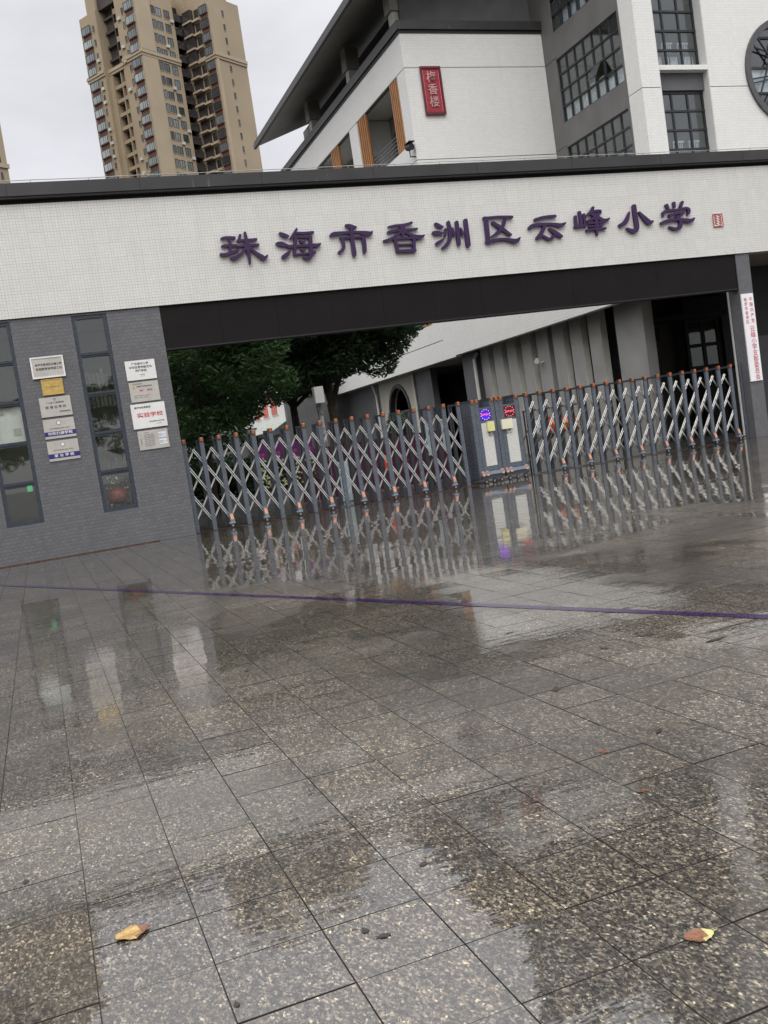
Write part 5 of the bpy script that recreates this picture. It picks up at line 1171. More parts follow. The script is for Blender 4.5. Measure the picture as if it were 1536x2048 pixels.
part('room_wall', MB().box(26.8, 27.0, 29.9, 36, 6, 24).box(27, 40, 33.5, 33.7, 6, 24), 'cream', sb)
part('rear_wall', MB().box(XG + 0.3, 40, 36.02, 36.2, 5.3, 26), 'cream', sb)
sash_me = {}
curt = MB()
for li, (a, b) in enumerate(win_levels):
    ncol, nrow = 7, 4
    y0, y1 = 30.78, 35.14
    fr = MB().box(XG + 0.05, XG + 0.15, y0, y0 + 0.05, a, b).box(XG + 0.05, XG + 0.15, y1 - 0.05, y1, a, b).box(XG + 0.05, XG + 0.15, y0 + 0.05, y1 - 0.05, a, a + 0.05).box(XG + 0.05, XG + 0.15, y0 + 0.05, y1 - 0.05, b - 0.05, b)
    dy, dz = (y1 - y0) / ncol, (b - a) / nrow
    for k in range(1, ncol):
        fr.box(XG + 0.055, XG + 0.145, y0 + k * dy - 0.035, y0 + k * dy + 0.035, a + 0.05, b - 0.05)
    for k in range(1, nrow):
        fr.box(XG + 0.04, XG + 0.15, y0 + 0.05, y1 - 0.05, a + k * dz - 0.032, a + k * dz + 0.032)
    f = part('window', fr, 'frame_dark', sb)
    key = round(dz, 2)
    if key not in sash_me:
        sash_me[key] = MB().box(-0.004, 0.004, -dy / 2 + 0.036, dy / 2 - 0.036, -dz / 2 + 0.033, dz / 2 - 0.033).mesh('pane', 'glass_school')
    for i in range(ncol):
        for j in range(nrow):
            if li == 2 and i == 2 and j == 1:
                continue
            inst('pane', sash_me[key], (XG + 0.10, y0 + (i + .5) * dy, a + (j + .5) * dz), f)
        # pleated half curtains behind the lower panes
        hgt = dz * (1 + (0.45 * rs.rand() if rs.rand() < 0.6 else 0.0))
        if rs.rand() < 0.8:
            for q in range(6):
                yy = y0 + i * dy + 0.05 + q * 0.09
                curt.box(XG + 0.17, XG + 0.18 + 0.015 * (q % 2), yy, yy + 0.05 + 0.03 * rs.rand(), a + 0.1, a + hgt)
# open sash swung outward
osh = MB()
oy, oz = 30.78 + 2.5 * 0.623, 13.27 + 1.5 * 0.6475
osh.add([(XG, oy - .29, oz + .31), (XG, oy + .29, oz + .31), (XG - .33, oy + .29, oz - .26), (XG - .33, oy - .29, oz - .26),
         (XG - .03, oy - .29, oz + .32), (XG - .03, oy + .29, oz + .32), (XG - .36, oy + .29, oz - .25), (XG - .36, oy - .29, oz - .25)],
        [(0, 1, 2, 3), (7, 6, 5, 4), (0, 4, 5, 1), (1, 5, 6, 2), (2, 6, 7, 3), (3, 7, 4, 0)])
part('open_sash', osh, simple('open_sash_glass', (0.07, 0.08, 0.08), 0.3, spec=0.25), sb)
# white pilaster, window bay and front wall
fw = MB()
zc_ = [5.3, 8.86, 12.485, 12.515, 16.11, 19.7, 26.0]
seams = [(5.3, 8.865), (8.895, 12.485), (12.515, 16.105), (16.135, 19.7), (19.73, 26)]
for a, b in seams:
    fw.box(22.75, 23.56, YP, 30.25, a, b)
    fw.box(25.80, 27.3, YP, YP + 0.4, a, b)
    fw.box(31.7, 40, YP, YP + 0.4, a, b)
rcx, rcz, rr = 29.50, 13.02, 2.0
for (a, b) in ((5.3, 8.865), (8.895, 10.8), (15.24, 16.105), (16.135, 19.7), (19.73, 26)):
    fw.box(27.3, 31.7, YP, YP + 0.4, a, b)
N2 = 48
hs = 2.2
for k in range(N2):
    a, b = 2 * math.pi * k / N2, 2 * math.pi * (k + 1) / N2
    def sqp(t):
        m = max(abs(math.cos(t)), abs(math.sin(t)))
        return rcx + hs * math.cos(t) / m, rcz + (hs + 0.0) * math.sin(t) / m + 0.0
    c0 = (rcx + rr * math.cos(a), rcz + rr * math.sin(a)); c1 = (rcx + rr * math.cos(b), rcz + rr * math.sin(b))
    s0, s1 = sqp(a), sqp(b)
    fw.add([(c0[0], YP, c0[1]), (c1[0], YP, c1[1]), (s1[0], YP, s1[1]), (s0[0], YP, s0[1]), (c0[0], YP + 0.35, c0[1]), (c1[0], YP + 0.35, c1[1])], [(0, 1, 2, 3), (0, 4, 5, 1)])
fw.box(27.29, 31.71, YP + 0.002, YP + 0.4, 15.21, 15.245).box(27.29, 31.71, YP + 0.002, YP + 0.4, 10.79, 10.825)
for z in (8.88, 12.50, 16.12, 19.715):
    pass
part('front_wall', fw, 'white_far', sb)
part('groove_backing', MB().box(22.77, 23.55, YP + 0.02, 30.2, 5.4, 25.9).box(25.81, 27.28, YP + 0.02, YP + 0.3, 5.4, 25.9), 'joint', sb)
part('score_line', MB().box(27.3, 27.56, YP - 0.004, YP - 0.001, 12.485, 12.515), 'joint', sb)
part('bay_jamb', MB().box(23.565, 23.60, YP + 0.01, 29.95, 5.3, 26).box(25.77, 25.795, YP + 0.01, 29.95, 5.3, 26), 'white_far', sb)
bx0, bx1, by = 23.60, 25.77, YP + 0.42
for li in range(5):
    a = 13.30 + 3.62 * (li - 2)
    if a < 5.4:
        a = max(a, 5.4)
    part('bay_ledge', MB().box(23.60, 25.77, YP + 0.0, 29.95, a - 0.17, a - 0.001), 'white_far', sb)
    part('bay_panel', MB().box(23.60, 25.77, YP + 0.30, 29.95, a - 0.80, a - 0.175), 'grey_wall', sb)
    z0, z1 = a, a + 2.80
    fr = MB()
    for k in range(4):
        x = bx0 + (bx1 - bx0) * k / 3
        x = min(max(x, bx0 + 0.035), bx1 - 0.035)
        fr.box(x - 0.035, x + 0.035, by, by + 0.09, z0, z1)
    for k in range(5):
        z = z0 + (z1 - z0) * k / 4
        z = min(max(z, z0 + 0.035), z1 - 0.035)
        fr.box(bx0, bx1, by - 0.015, by + 0.092, z - 0.035, z + 0.035)
    f = part('window', fr, 'frame_dark', sb)
    if li == 0:
        bp = MB().box(-0.325, 0.325, -0.004, 0.004, -0.314, 0.314).mesh('pane', 'glass_school')
    for i in range(3):
        for j in range(4):
            inst('pane', bp, (bx0 + (bx1 - bx0) * (i + .5) / 3, by + 0.045, z0 + 0.7 * (j + .5)), f)
    for i in range(3):
        xx = bx0 + (bx1 - bx0) * i / 3
        for q in range(9):
            if rs.rand() < 0.85:
                curt.box(xx + 0.07 + q * 0.065, xx + 0.105 + q * 0.065, by + 0.2, by + 0.22, z0 + 0.08, z0 + 0.55)
        for q in range(6):
            curt.box(xx + 0.10 + q * 0.08, xx + 0.13 + q * 0.08, by + 0.35, by + 0.37, z0 + 0.75, z0 + 1.05)
        curt.box(xx + 0.10, xx + 0.6, by + 0.33, by + 0.36, z0 + 1.05, z0 + 1.12)
part('curtain', curt, 'curtain', sb)
rw = MB().disc_y(rcx, rcz, YP - 0.10, YP + 0.30, rr + 0.02, 48, rin=rr - 0.20)
ring_o = part('round_window', rw, simple('grey_metal_ring', (0.085, 0.083, 0.088), 0.35), sb)
bars = MB()
rl = random.Random(3)
ri = rr - 0.19
for k in range(12):
    a = rl.uniform(0, 2 * math.pi); b = a + rl.uniform(1.7, 3.6)
    p0 = (rcx + ri * math.cos(a), YP + 0.04 + 0.004 * k, rcz + ri * math.sin(a)); p1 = (rcx + ri * math.cos(b), YP + 0.04 + 0.004 * k, rcz + ri * math.sin(b))
    bars.bar(p0, p1, 0.05, 0.05)
for z in (12.28, 13.22, 14.35):
    h = math.sqrt(max(0.01, ri ** 2 - (z - rcz) ** 2))
    bars.box(rcx - h, rcx + h, YP + 0.14, YP + 0.19, z - 0.04, z + 0.04)
part('lattice', bars, 'frame_dark', ring_o)
part('glass', MB().disc_y(rcx, rcz, YP + 0.2, YP + 0.21, ri, 40), 'glass_school', ring_o)
part('window_blind', MB().box(rcx - 1.75, rcx + 1.75, YP + 0.26, YP + 0.28, 12.3, 13.2), 'white', ring_o)
part('roof', MB().box(22.6, 40.2, 29.3, 37, 26.0, 26.4), 'cap', sb)

# ================================================================== residential towers
TA = R(-33)
ua = Vector((math.sin(TA), math.cos(TA), 0))         # along face A, to the left and away
ub = Vector((math.cos(TA), -math.sin(TA), 0))        # along face B, to the right and away
def tower(name, label, origin, sc=1.0, lean_rows=(51, 104), wins=True):
    t = thing(name, label, 'building', (origin.x, origin.y, 0), 'beige residential towers behind the school')
    def P(s_, tt, z):
        q = Vector((origin.x, origin.y, 0)) + ua * s_ + ub * tt
        return (q.x, q.y, z)
    def blk(mb, s0, s1, t0, t1, z0, z1, mi=0):
        v = [P(s0, t0, z0), P(s1, t0, z0), P(s1, t1, z0), P(s0, t1, z0), P(s0, t0, z1), P(s1, t0, z1), P(s1, t1, z1), P(s0, t1, z1)]
        mb.add(v, [(0, 1, 2, 3), (7, 6, 5, 4), (0, 4, 5, 1), (1, 5, 6, 2), (2, 6, 7, 3), (3, 7, 4, 0)], mi)
    return t, P, blk
def build_tower(t, P, blk, zmin, full=True):
    w = MB()
    blk(w, 0, 6.05, 0.0, 10.6, 0, 104.5)
    blk(w, 12.35, 17.9, 0.0, 12, 0, 100.9)
    blk(w, 12.35, 15.4, 0.3, 12, 100.9, 107)
    blk(w, 6.05, 12.35, 2.9, 14, 0, 104.0)
    blk(w, -0.0, 14, 13.9, 23.3, 0, 105)
    blk(w, -7.3, 0.0, 14.06, 23.5, 0, 100.6)
    blk(w, -5.5, 0.0, 15.0, 22.0, 100.6, 104)
    blk(w, 2.5, 14, 10.6, 14.0, 0, 104)
    part('wall', w, 'tower', t)
    tr = MB()
    for z0, z1, o in ((87.2, 87.75, 0.22), (87.75, 88.25, 0.38), (88.25, 88.5, 0.28)):
        blk(tr, -o, 6.05, -o, 0.0, z0, z1); blk(tr, -o, 0.0, 0.0, 10.6, z0, z1)
        blk(tr, 12.35, 17.9 + o, -o, 0, z0, z1)
        blk(tr, -7.3 - o, 0.0, 14.06 - o, 14.06, z0, z1); blk(tr, -7.3 - o, -7.3, 14.06, 23.5, z0, z1)
        blk(tr, 6.05, 12.35, 1.2 - o, 1.4, z0, z1)
    # corner pilasters of face B
    blk(tr, -0.25, 0.0, 0.0, 4.0, 0, 87.1); blk(tr, -0.25, 0.0, 0.0, 4.0, 88.6, 104.5)
    blk(tr, -7.5, -7.3, 14.06, 14.9, 0, 87.1)
    part('cornice', tr, 'tower_trim', t)
    rc = MB()      # recessed balcony stack on face A
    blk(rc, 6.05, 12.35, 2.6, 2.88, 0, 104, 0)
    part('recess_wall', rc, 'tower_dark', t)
    pr = MB()
    blk(pr, 7.25, 7.6, 1.1, 2.6, 0, 87); blk(pr, 8.7, 8.95, 1.2, 2.6, 0, 87); blk(pr, 11.15, 12.35, 0.9, 2.6, 0, 87); blk(pr, 6.05, 6.4, 1.3, 2.6, 0, 87)
    k = 0
    z = 86.95 - 2.88
    while z > zmin - 3:
        blk(pr, 6.4, 7.25, 1.2, 2.6, z - 0.1, z + 0.62); blk(pr, 7.6, 8.7, 1.25, 2.6, z - 0.1, z + 0.7); blk(pr, 8.95, 11.15, 1.25, 2.6, z - 0.1, z + 0.62)
        z -= 2.88
    part('balcony_front', pr, 'tower', t)
    up_ = MB()
    blk(up_, 7.3, 7.7, 1.6, 2.6, 88.3, 101); blk(up_, 8.6, 8.9, 1.6, 2.6, 88.3, 101)
    blk(up_, 6.1, 12.3, 0.9, 2.6, 100.9, 104, 1)
    for q in range(5):
        blk(up_, 6.2, 12.3, 1.9, 2.6, 87.4 + q * 2.88, 87.9 + q * 2.88)
        blk(up_, 7.75, 8.55, 1.5, 2.6, 87.4 + q * 2.88, 88.5 + q * 2.88, 2)
    part('upper_balcony', up_, ['tower_dark', 'tower_dark', 'tower'], t)
    sh = MB()
    blk(sh, 2.1, 2.49, 10.6, 13.9, 0, 101)
    part('light_well', sh, 'dark', t)
    # windows: every one a part
    defs = []   # (face, u0, u1, dz_top, height, depth, kind)
    defs += [('A', 14.55, 17.3, 0, 1.65, 'bay'), ('A', 13.45, 13.85, -.55, 1.3, 'win'), ('A', 0.4, 2.95, 0, 1.65, 'bay'), ('A', 3.65, 4.15, -.45, 1.3, 'win'),
             ('B', 4.45, 5.35, -.1, 1.75, 'win'), ('B', 5.65, 7.15, -.2, 1.65, 'win'), ('B', 7.95, 9.4, -.2, 1.75, 'win')]
    defs += [('C', -6.9, -4.75, 0, 1.7, 'bay2'), ('C', -4.2, -2.9, 0, 1.75, 'dark'), ('D', 18.0, 18.45, -.5, 1.35, 'win')]
    mesh_cache = {}
    def wmesh(face, wd, h, kind):
        key = (face, round(wd, 2), h, kind)
        if key in mesh_cache:
            return mesh_cache[key]
        mb = MB()
        def lb(u0, u1, o0, o1, z0, z1, mi):   # u along face, o outward
            d = ua if face in 'AC' else ub
            o = -ub if face in 'AC' else -ua
            v = []
            for z in (z0, z1):
                for (uu, oo) in ((u0, o0), (u1, o0), (u1, o1), (u0, o1)):
                    q = d * uu + o * oo
                    v.append((q.x, q.y, z))
            mb.add(v, [(0, 1, 2, 3), (7, 6, 5, 4), (0, 4, 5, 1), (1, 5, 6, 2), (2, 6, 7, 3), (3, 7, 4, 0)], mi)
        proud = 0.35 if kind.startswith('bay') else 0.03
        lb(0, wd, 0.0, proud, 0, h, 1)
        f = 0.09
        lb(-0.03, wd + 0.03, proud, proud + 0.05, h - f, h, 0); lb(-0.03, wd + 0.03, proud, proud + 0.05, 0, f, 0)
        lb(-0.03, f, proud, proud + 0.05, f, h - f, 0); lb(wd - f, wd + 0.03, proud, proud + 0.05, f, h - f, 0)
        if wd > 0.8:
            lb(wd * .5 - .04, wd * .5 + .04, proud, proud + 0.04, f, h - f, 0)
        if wd > 2:
            lb(wd * .25 - .03, wd * .25 + .03, proud, proud + 0.04, f, h - f, 0)
        if kind.startswith('bay'):
            lb(0.05, wd - 0.05, 0, 0.10, -1.10, -0.02, 2)
            lb(-0.05, wd + 0.05, 0, 0.42, -0.14, -0.001, 2)
        else:
            lb(-0.05, wd + 0.05, 0, 0.10, -0.10, -0.001, 3)
        mats = ['frame_dark', 'far_pane_light' if kind == 'bay' else 'far_dark' if kind == 'dark' else 'far_pane', 'tower_red', 'tower_trim']
        mesh_cache[key] = mb.mesh('window', mats)
        return mesh_cache[key]
    tops = [86.95 - 2.88 * k for k in range(0, 11)] + [90.0 + 2.88 * k for k in range(0, 4)]
    tops = [z for z in tops if z > zmin]
    for (face, u0, u1, dt, h, kind) in defs:
        for z in tops:
            if face in 'AC':
                p = P(u0, 0.0 if face == 'A' else 14.06, z + dt - h)
            else:
                p = P(0.0 if face == 'B' else -7.3, u0, z + dt - h)
            if face == 'A' and u0 > 12 and z > 99.5:
                continue
            inst('window', wmesh(face, u1 - u0, h, kind), p, t)
    def acbox(oo, dd):
        mb = MB()
        v = []
        for z in (0, 0.62):
            for (p_, q_) in ((0, 0.02), (0.85, 0.02), (0.85, 0.38), (0, 0.38)):
                w_ = dd * p_ + oo * q_
                v.append((w_.x, w_.y, z))
        mb.add(v, [(0, 1, 2, 3), (7, 6, 5, 4), (0, 4, 5, 1), (1, 5, 6, 2), (2, 6, 7, 3), (3, 7, 4, 0)])
        return mb.mesh('ac_unit', 'ac')
    acA, acB = acbox(-ub, ua), acbox(-ua, ub)
    rq = random.Random(12)
    for z in tops:
        if rq.random() < 0.6 and z < 99:
            inst('ac_unit', acA, P(13.05, 0, z - 2.5), t)
        if rq.random() < 0.6:
            inst('ac_unit', acA, P(4.6, 0, z - 2.6), t)
        if rq.random() < 0.4:
            inst('ac_unit', acB, P(0, 7.1 if rq.random() < .5 else 9.4, z - 2.55), t)
    # big openings in the recess and balconies of the right mass
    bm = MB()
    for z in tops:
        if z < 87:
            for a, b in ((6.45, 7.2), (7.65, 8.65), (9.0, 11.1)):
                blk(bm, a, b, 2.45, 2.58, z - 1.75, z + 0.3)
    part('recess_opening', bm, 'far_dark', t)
    bal = MB()
    for z in tops:
        blk(bal, -2.5, 0.0, 14.06 - 0.9 if z > 88 else 14.03 - 0.25, 14.05, z - 2.0, z + 0.25)
        slab = MB()
        blk(slab, -2.6, -0.0, 14.06 - 1.15, 14.05, z - 2.42, z - 2.02)
        blk(slab, -4.5, -2.6, 14.06 - 0.7, 14.05, z - 2.55, z - 2.1)
        part('balcony_slab', slab, 'tower_trim', t)
        blk(bal, 0.3, 2.0, 11.0, 13.5, z - 1.6, z)
    part('balcony_void', bal, 'far_dark', t)
o1 = Vector((35.21, 204.0, 0))
t1, P1_, blk1 = tower('residential_tower', 'tall beige residential tower with bay windows rising beyond the left half of the beam', o1)
build_tower(t1, P1_, blk1, 54)
# second tower, only its right edge enters the picture
t2, P2_, blk2 = tower('residential_tower', 'beige tower of which only a sliver shows at the left edge of the picture', Vector((5.0, 190, 0)))
w2 = MB(); blk2(w2, 0, 45, -14, 0, 0, 72); blk2(w2, 5, 45, -18, -7, 72, 99); blk2(w2, 5, 45, -22, -11, 99, 125)
part('wall', w2, 'tower', t2)
c2_ = MB(); blk2(c2_, -0.3, 0, -14.3, 0.2, 60.8, 61.6)
part('cornice', c2_, 'tower_trim', t2)
wm2 = MB()
def pw_(s0, s1, z0, z1, mb=None):
    m_ = MB()
    blk2(m_, -0.06, -0.001, -s1, -s0, z0, z1, 1); blk2(m_, -0.04, -0.0005, -s1 - .08, -s0 + .08, z0 - .08, z1 + .08, 0)
    part('window', m_, ['tower_trim', 'far_dark'], t2)
for k in range(8):
    z = 52.8 + 2.9 * k
    pw_(1.2, 1.75, z, z + 1.4); pw_(2.6, 4.4, z, z + 1.6)

# ================================================================== rear building with coral panels
rb = thing('rear_building', 'low white building with coral red panels and a grey green awning behind the trees', 'building', (13.4, 50, 0))
X0 = 13.4
part('wall', MB().box(X0, 16.2, 51, 78, 0, 8.0), 'white_far', rb)
for k in range(12):
    y = 52.4 + k * 2.15
    f = part('window', MB().box(X0 - 0.04, X0 - 0.001, y, y + 1.45, 3.55, 5.05), 'white', rb)
    part('panel', MB().box(X0 - 0.07, X0 - 0.041, y + 0.1, y + 1.35, 3.62, 4.98), 'coral', f)
for k in range(26):
    y = 51 + k
    me_ = MB().add([(X0, y, 3.1), (X0, y + 0.93, 3.1), (X0 - 0.9, y + 0.93, 2.62), (X0 - 0.9, y, 2.62), (X0, y, 3.14), (X0, y + 0.93, 3.14), (X0 - 0.9, y + 0.93, 2.66), (X0 - 0.9, y, 2.66)],
                   [(0, 1, 2, 3), (7, 6, 5, 4), (0, 4, 5, 1), (1, 5, 6, 2), (2, 6, 7, 3), (3, 7, 4, 0)])
    part('awning_strip', me_, 'awning', rb)
part('end_wall', MB().box(X0 - 0.01, 16.25, 50.6, 50.99, 0, 8.0), 'grey_wall', rb)
part('ground_wall', MB().box(X0 - 0.02, X0 - 0.001, 51, 77, 0.02, 2.5), 'grey_wall', rb)
single('garden_wall', MB().box(-20, 13.3, 58, 58.3, 0, 3.2), 'grey_wall', 'long dim grey wall far behind the trees', 'wall', base=(0, 58, 0))

# ================================================================== VEGETATION
def leaves(n, centres, radii, size, seed, droop=0.4):
    r = np.random.RandomState(seed)
    k = len(centres)
    idx = r.choice(k, n, p=np.array([q ** 2 for q in radii]) / sum(q ** 2 for q in radii))
    d = r.normal(size=(n, 3)); d /= np.linalg.norm(d, axis=1)[:, None]
    rad = np.array(radii)[idx] * (0.45 + 0.62 * r.rand(n) ** 0.45)
    d[:, 2] *= 0.75
    c = np.array(centres)[idx] + d * rad[:, None]
    a = r.normal(size=(n, 3)); a[:, 2] = -abs(a[:, 2]) * droop - 0.15; a /= np.linalg.norm(a, axis=1)[:, None]
    b = np.cross(a, r.normal(size=(n, 3))); b /= np.linalg.norm(b, axis=1)[:, None]
    s = size * (0.6 + 0.8 * r.rand(n))[:, None]
    v = np.stack([c - a * s, c + b * s * 0.30 - a * s * 0.15, c + a * s, c - b * s * 0.30 - a * s * 0.15], 1).reshape(-1, 3)
    f = np.arange(4 * n).reshape(-1, 4)
    return v, f
def crown_mesh(name, v, f, mat):
    me = bpy.data.meshes.new(name)
    me.from_pydata(v.tolist(), [], f.tolist())
    me.materials.append(M[mat])
    return me
def tree(label, x, y, h, blobs, n, size, mat, trunk_r, seed, limbs=5, lean=0.0, group=None):
    t = thing('broadleaf_tree', label, 'tree', (x, y, 0), group)
    r = random.Random(seed)
    tb = MB()
    fork = h * 0.42
    tb.tube([(x, y, -0.02), (x + lean * 0.3, y, fork * 0.5), (x + lean, y + 0.05, fork)], [trunk_r * 1.25, trunk_r, trunk_r * 0.8], 9)
    for k in range(limbs):
        b = blobs[k % len(blobs)]
        e_ = Vector(b[:3])
        s_ = Vector((x + lean, y + 0.05, fork - 0.2 * r.random()))
        m_ = (s_ + e_) / 2 + Vector((r.uniform(-.3, .3), r.uniform(-.3, .3), 0.25))
        tb.tube([s_, m_, e_], [trunk_r * 0.55, trunk_r * 0.36, trunk_r * 0.12], 6)
        for q in range(3):
            e2 = e_ + Vector((r.uniform(-1, 1), r.uniform(-1, 1), r.uniform(-.6, .7))) * b[3] * 0.7
            tb.tube([m_.lerp(e_, 0.4 + 0.2 * q), m_.lerp(e2, 0.6) + Vector((0, 0, .1)), e2], [trunk_r * 0.2, trunk_r * 0.12, trunk_r * 0.04], 5)
    part('trunk', tb, 'bark', t)
    v, f = leaves(n, [b[:3] for b in blobs], [b[3] for b in blobs], size, seed)
    v = v - np.array([x, y, 0])
    o = bpy.data.objects.new('crown', crown_mesh('crown', v, f, mat))
    C.objects.link(o)
    o.parent = t
    return t
def blobset(cx, cy, cz, rx, rz, n, rad, seed):
    r = random.Random(seed)
    out = []
    for k in range(n):
        a = r.random() * 6.283; q = math.sqrt(r.random())
        out.append((cx + rx * q * math.cos(a), cy + rx * q * math.sin(a), cz + rz * (r.random() * 2 - 1) * math.sqrt(1 - q * q * 0.8), rad * (0.7 + 0.6 * r.random())))
    return out
TG = 'trees in the school yard behind the gate'
tree('dense dark tree filling the left end of the gate opening beside the plaque wall', 4.3, 25.0, 6, blobset(4.2, 25.2, 4.1, 2.3, 2.0, 30, 0.8, 1) + [(3.4, 24.6, 2.4, .8), (4.6, 24.4, 2.2, .8), (5.3, 24.9, 2.7, .7), (3.6, 25.4, 1.6, .8)], 36000, 0.088, 'leaf_mid', 0.12, 1, group=TG)
tree('dark spreading tree in the middle of the left half of the opening', 8.2, 30.0, 7, blobset(7.6, 30, 5.2, 2.9, 1.8, 34, 0.9, 2) + [(6.6, 29.6, 3.9, .9), (8.3, 29.4, 3.7, .8), (9.2, 29.6, 3.6, .7), (7.5, 29.5, 3.3, .6)], 40000, 0.105, 'leaf_dark', 0.14, 2, group=TG)
tree('dark tree with forked trunk and hanging leaf sprays in front of the arched wall', 8.75, 27.2, 6.2, blobset(9.0, 27.1, 4.9, 2.2, 1.1, 30, 0.7, 3) + [(10.6, 27.2, 4.2, .7), (10.2, 27, 3.6, .55), (7.5, 27, 3.5, .7), (10.9, 27.2, 4.9, .6), (9.4, 26.8, 3.8, .6), (8.3, 26.8, 3.7, .6), (6.7, 27, 3.9, .7)], 34000, 0.10, 'leaf_dark', 0.16, 3, lean=-0.15, group=TG)
tree('tall dark tree filling the gap behind the two nearest trees', 6.2, 36.0, 9, blobset(6.3, 36, 5.8, 3.2, 3.0, 30, 1.2, 4), 22000, 0.16, 'leaf_dark', 0.2, 4, group=TG)
tree('dim leafy tree standing far left behind the gatehouse end', 1.9, 33.0, 8, blobset(2.4, 33, 4.8, 2.8, 3.2, 26, 1.1, 5), 18000, 0.15, 'leaf_mid', 0.2, 5, group=TG)
# unseen trees added behind the viewer so the window panes have something to reflect
bt_c = []
bt_r = []
for k in range(9):
    for q in blobset(-30 + 9 * k, -30 + 3 * (k % 2), 5.5, 3.0, 2.4, 12, 1.4, 40 + k):
        bt_c.append(q[:3]); bt_r.append(q[3])
sv, sf = leaves(22000, bt_c, bt_r, 0.28, 77)
st_ = bpy.data.objects.new('street_tree_belt', crown_mesh('street_tree_belt', sv, sf, 'leaf_mid'))
C.objects.link(st_)
tag(st_, kind='stuff')
# hedge and shrubs low behind the gate
hv, hf = leaves(16000, [(2.6 + 0.55 * k, 27.5 + 0.25 * (k % 3), 0.75 + 0.2 * (k % 2)) for k in range(9)], [0.75] * 9, 0.075, 9)
hedge = bpy.data.objects.new('hedge', crown_mesh('hedge', hv - np.array([5, 27.5, 0]), hf, 'leaf_mid'))
C.objects.link(hedge); hedge.location = (5, 27.5, 0)
tag(hedge, 'low dark hedge seen through the left end of the gate', 'hedge')
pv, pf = leaves(1500, [(12.9, 33.0, 1.9), (12.8, 33.1, 1.5), (13.1, 33, 1.2)], [0.4, .45, .4], 0.09, 12)
shrub = bpy.data.objects.new('shrub', crown_mesh('shrub', pv - np.array([12.9, 33, 0]), pf, 'leaf_mid'))
C.objects.link(shrub); shrub.location = (12.9, 33, 0)
tag(shrub, 'small green shrub just above the gate in front of the arched wall', 'shrub')
part('stem', MB().tube([(12.9, 33, 0), (12.9, 33, 1.3)], 0.04, 6), 'bark', shrub)

# ================================================================== things in the yard
nbx = thing('notice_box', 'plain white box on a mottled grey post in front of the forked tree', 'box', (7.3, 24.2, 0))
part('box', MB().box(7.17, 7.42, 24.0, 24.2, 2.50, 2.93), 'white', nbx)
part('post', MB().tube([(7.36, 24.25, 0), (7.33, 24.25, 1.4), (7.30, 24.25, 2.9)], [0.09, 0.08, 0.07], 8), simple('mottled_post', (0.40, 0.39, 0.35), 0.7, var=0.5, scale=9), nbx)
pl_ = thing('raised_planter', 'low stone planter wall across the yard behind the left half of the gate', 'planter', (5.5, 26, 0))
part('kerb', MB().box(2.4, 8.6, 26.1, 26.35, 0, 0.32), 'fin', pl_)
part('soil', MB().box(2.4, 8.6, 26.36, 29.5, 0, 0.25), 'bark', pl_)
lab = ['left end of the row, board over pale green flowers', 'second from the left, thickest white lettering', 'third from the left, one large yellow bloom under its board', 'right end of the row, next to the mottled post']
for k, xx in enumerate((5.07, 5.45, 5.86, 6.22)):
    fs = thing('flower_stand', 'purple topped flower stand, ' + lab[k], 'flower stand', (xx, 22.1, 0), 'flower stands lined up behind the left half of the gate')
    part('board', MB().box(xx - 0.13, xx + 0.13, 22.06, 22.09, 1.22, 1.58), 'purple_board', fs)
    part('lettering', text_mb('祝贺', 0.085, xx, 1.36, 22.055, 'CENTER', 1.0), 'ink_pink', fs)
    lg = MB()
    for sx in (-0.12, 0.12):
        lg.bar((xx + sx * 0.4, 22.12, 1.3), (xx + sx * 1.4, 22.12, 0), 0.02, 0.02)
    part('stand', lg, 'bark', fs)
    for zc, rr_ in ((1.12, 0.12), (0.72, 0.13)):
        fl = MB()
        for q in range(26):
            a = rs.rand() * 6.28; q_ = math.sqrt(rs.rand()) * rr_
            cx, cz = xx + q_ * math.cos(a) + 0.02, zc + q_ * math.sin(a) * 1.35
            fl.tube([(cx, 22.08 - 0.02 * rs.rand(), cz), (cx, 22.03, cz + 0.003)], [0.030, 0.022], 6, int(rs.rand() * 2.5))
        part('bouquet', fl, ['flower', 'leaf_mid', 'flower'], fs, kind='stuff')
def lantern(label, x, y, zt, zb_, r, mats, stripes):
    t = thing('paper_lantern', label, 'lantern', (x, y, zb_))
    m_ = MB()
    n = 10
    pts = [(x, y, zb_ + 0.12 + (zt - zb_ - 0.2) * k / n) for k in range(n + 1)]
    rad = [max(0.02, r * math.sin(math.pi * (k + 0.35) / (n + 0.7)) ** 0.55) for k in range(n + 1)]
    m_.tube(pts, rad, 12)
    m_.m = [(1 if (i // 12) in stripes else 0) for i in range(len(m_.f))]
    part('lantern_body', m_, mats, t)
    part('collar', MB().tube([(x, y, zt - 0.08), (x, y, zt - 0.03)], r * 0.45, 10), mats[0], t)
    part('tassel', MB().tube([(x + 0.02, y, zb_ - 0.06), (x, y, zb_ + 0.12)], [0.03, 0.012], 6), mats[-1], t)
    part('cord', MB().tube([(x, y, zt - 0.03), (x, y, 1.46)], 0.004, 4), 'rubber', t)
lantern('pale blue ribbed paper lantern hanging just right of the gate display columns', 11.24, 20.0, 1.34, 0.60, 0.175, ['lantern_blue', 'white'], (2, 4, 6, 8))
lantern('plain red and dark lantern second in the row behind the right half of the gate', 11.60, 20.0, 1.30, 0.62, 0.15, ['lantern_red', 'mauve', 'lantern_gold'], (0, 1, 2))
lantern('red lantern with orange bands third in the row behind the gate', 11.90, 20.0, 1.32, 0.68, 0.175, ['lantern_red', 'lantern_gold'], (3, 4, 6, 7))
lantern('red lantern with orange bands at the right end of the row', 12.25, 20.0, 1.32, 0.70, 0.175, ['lantern_red', 'lantern_gold'], (3, 4, 6, 7))
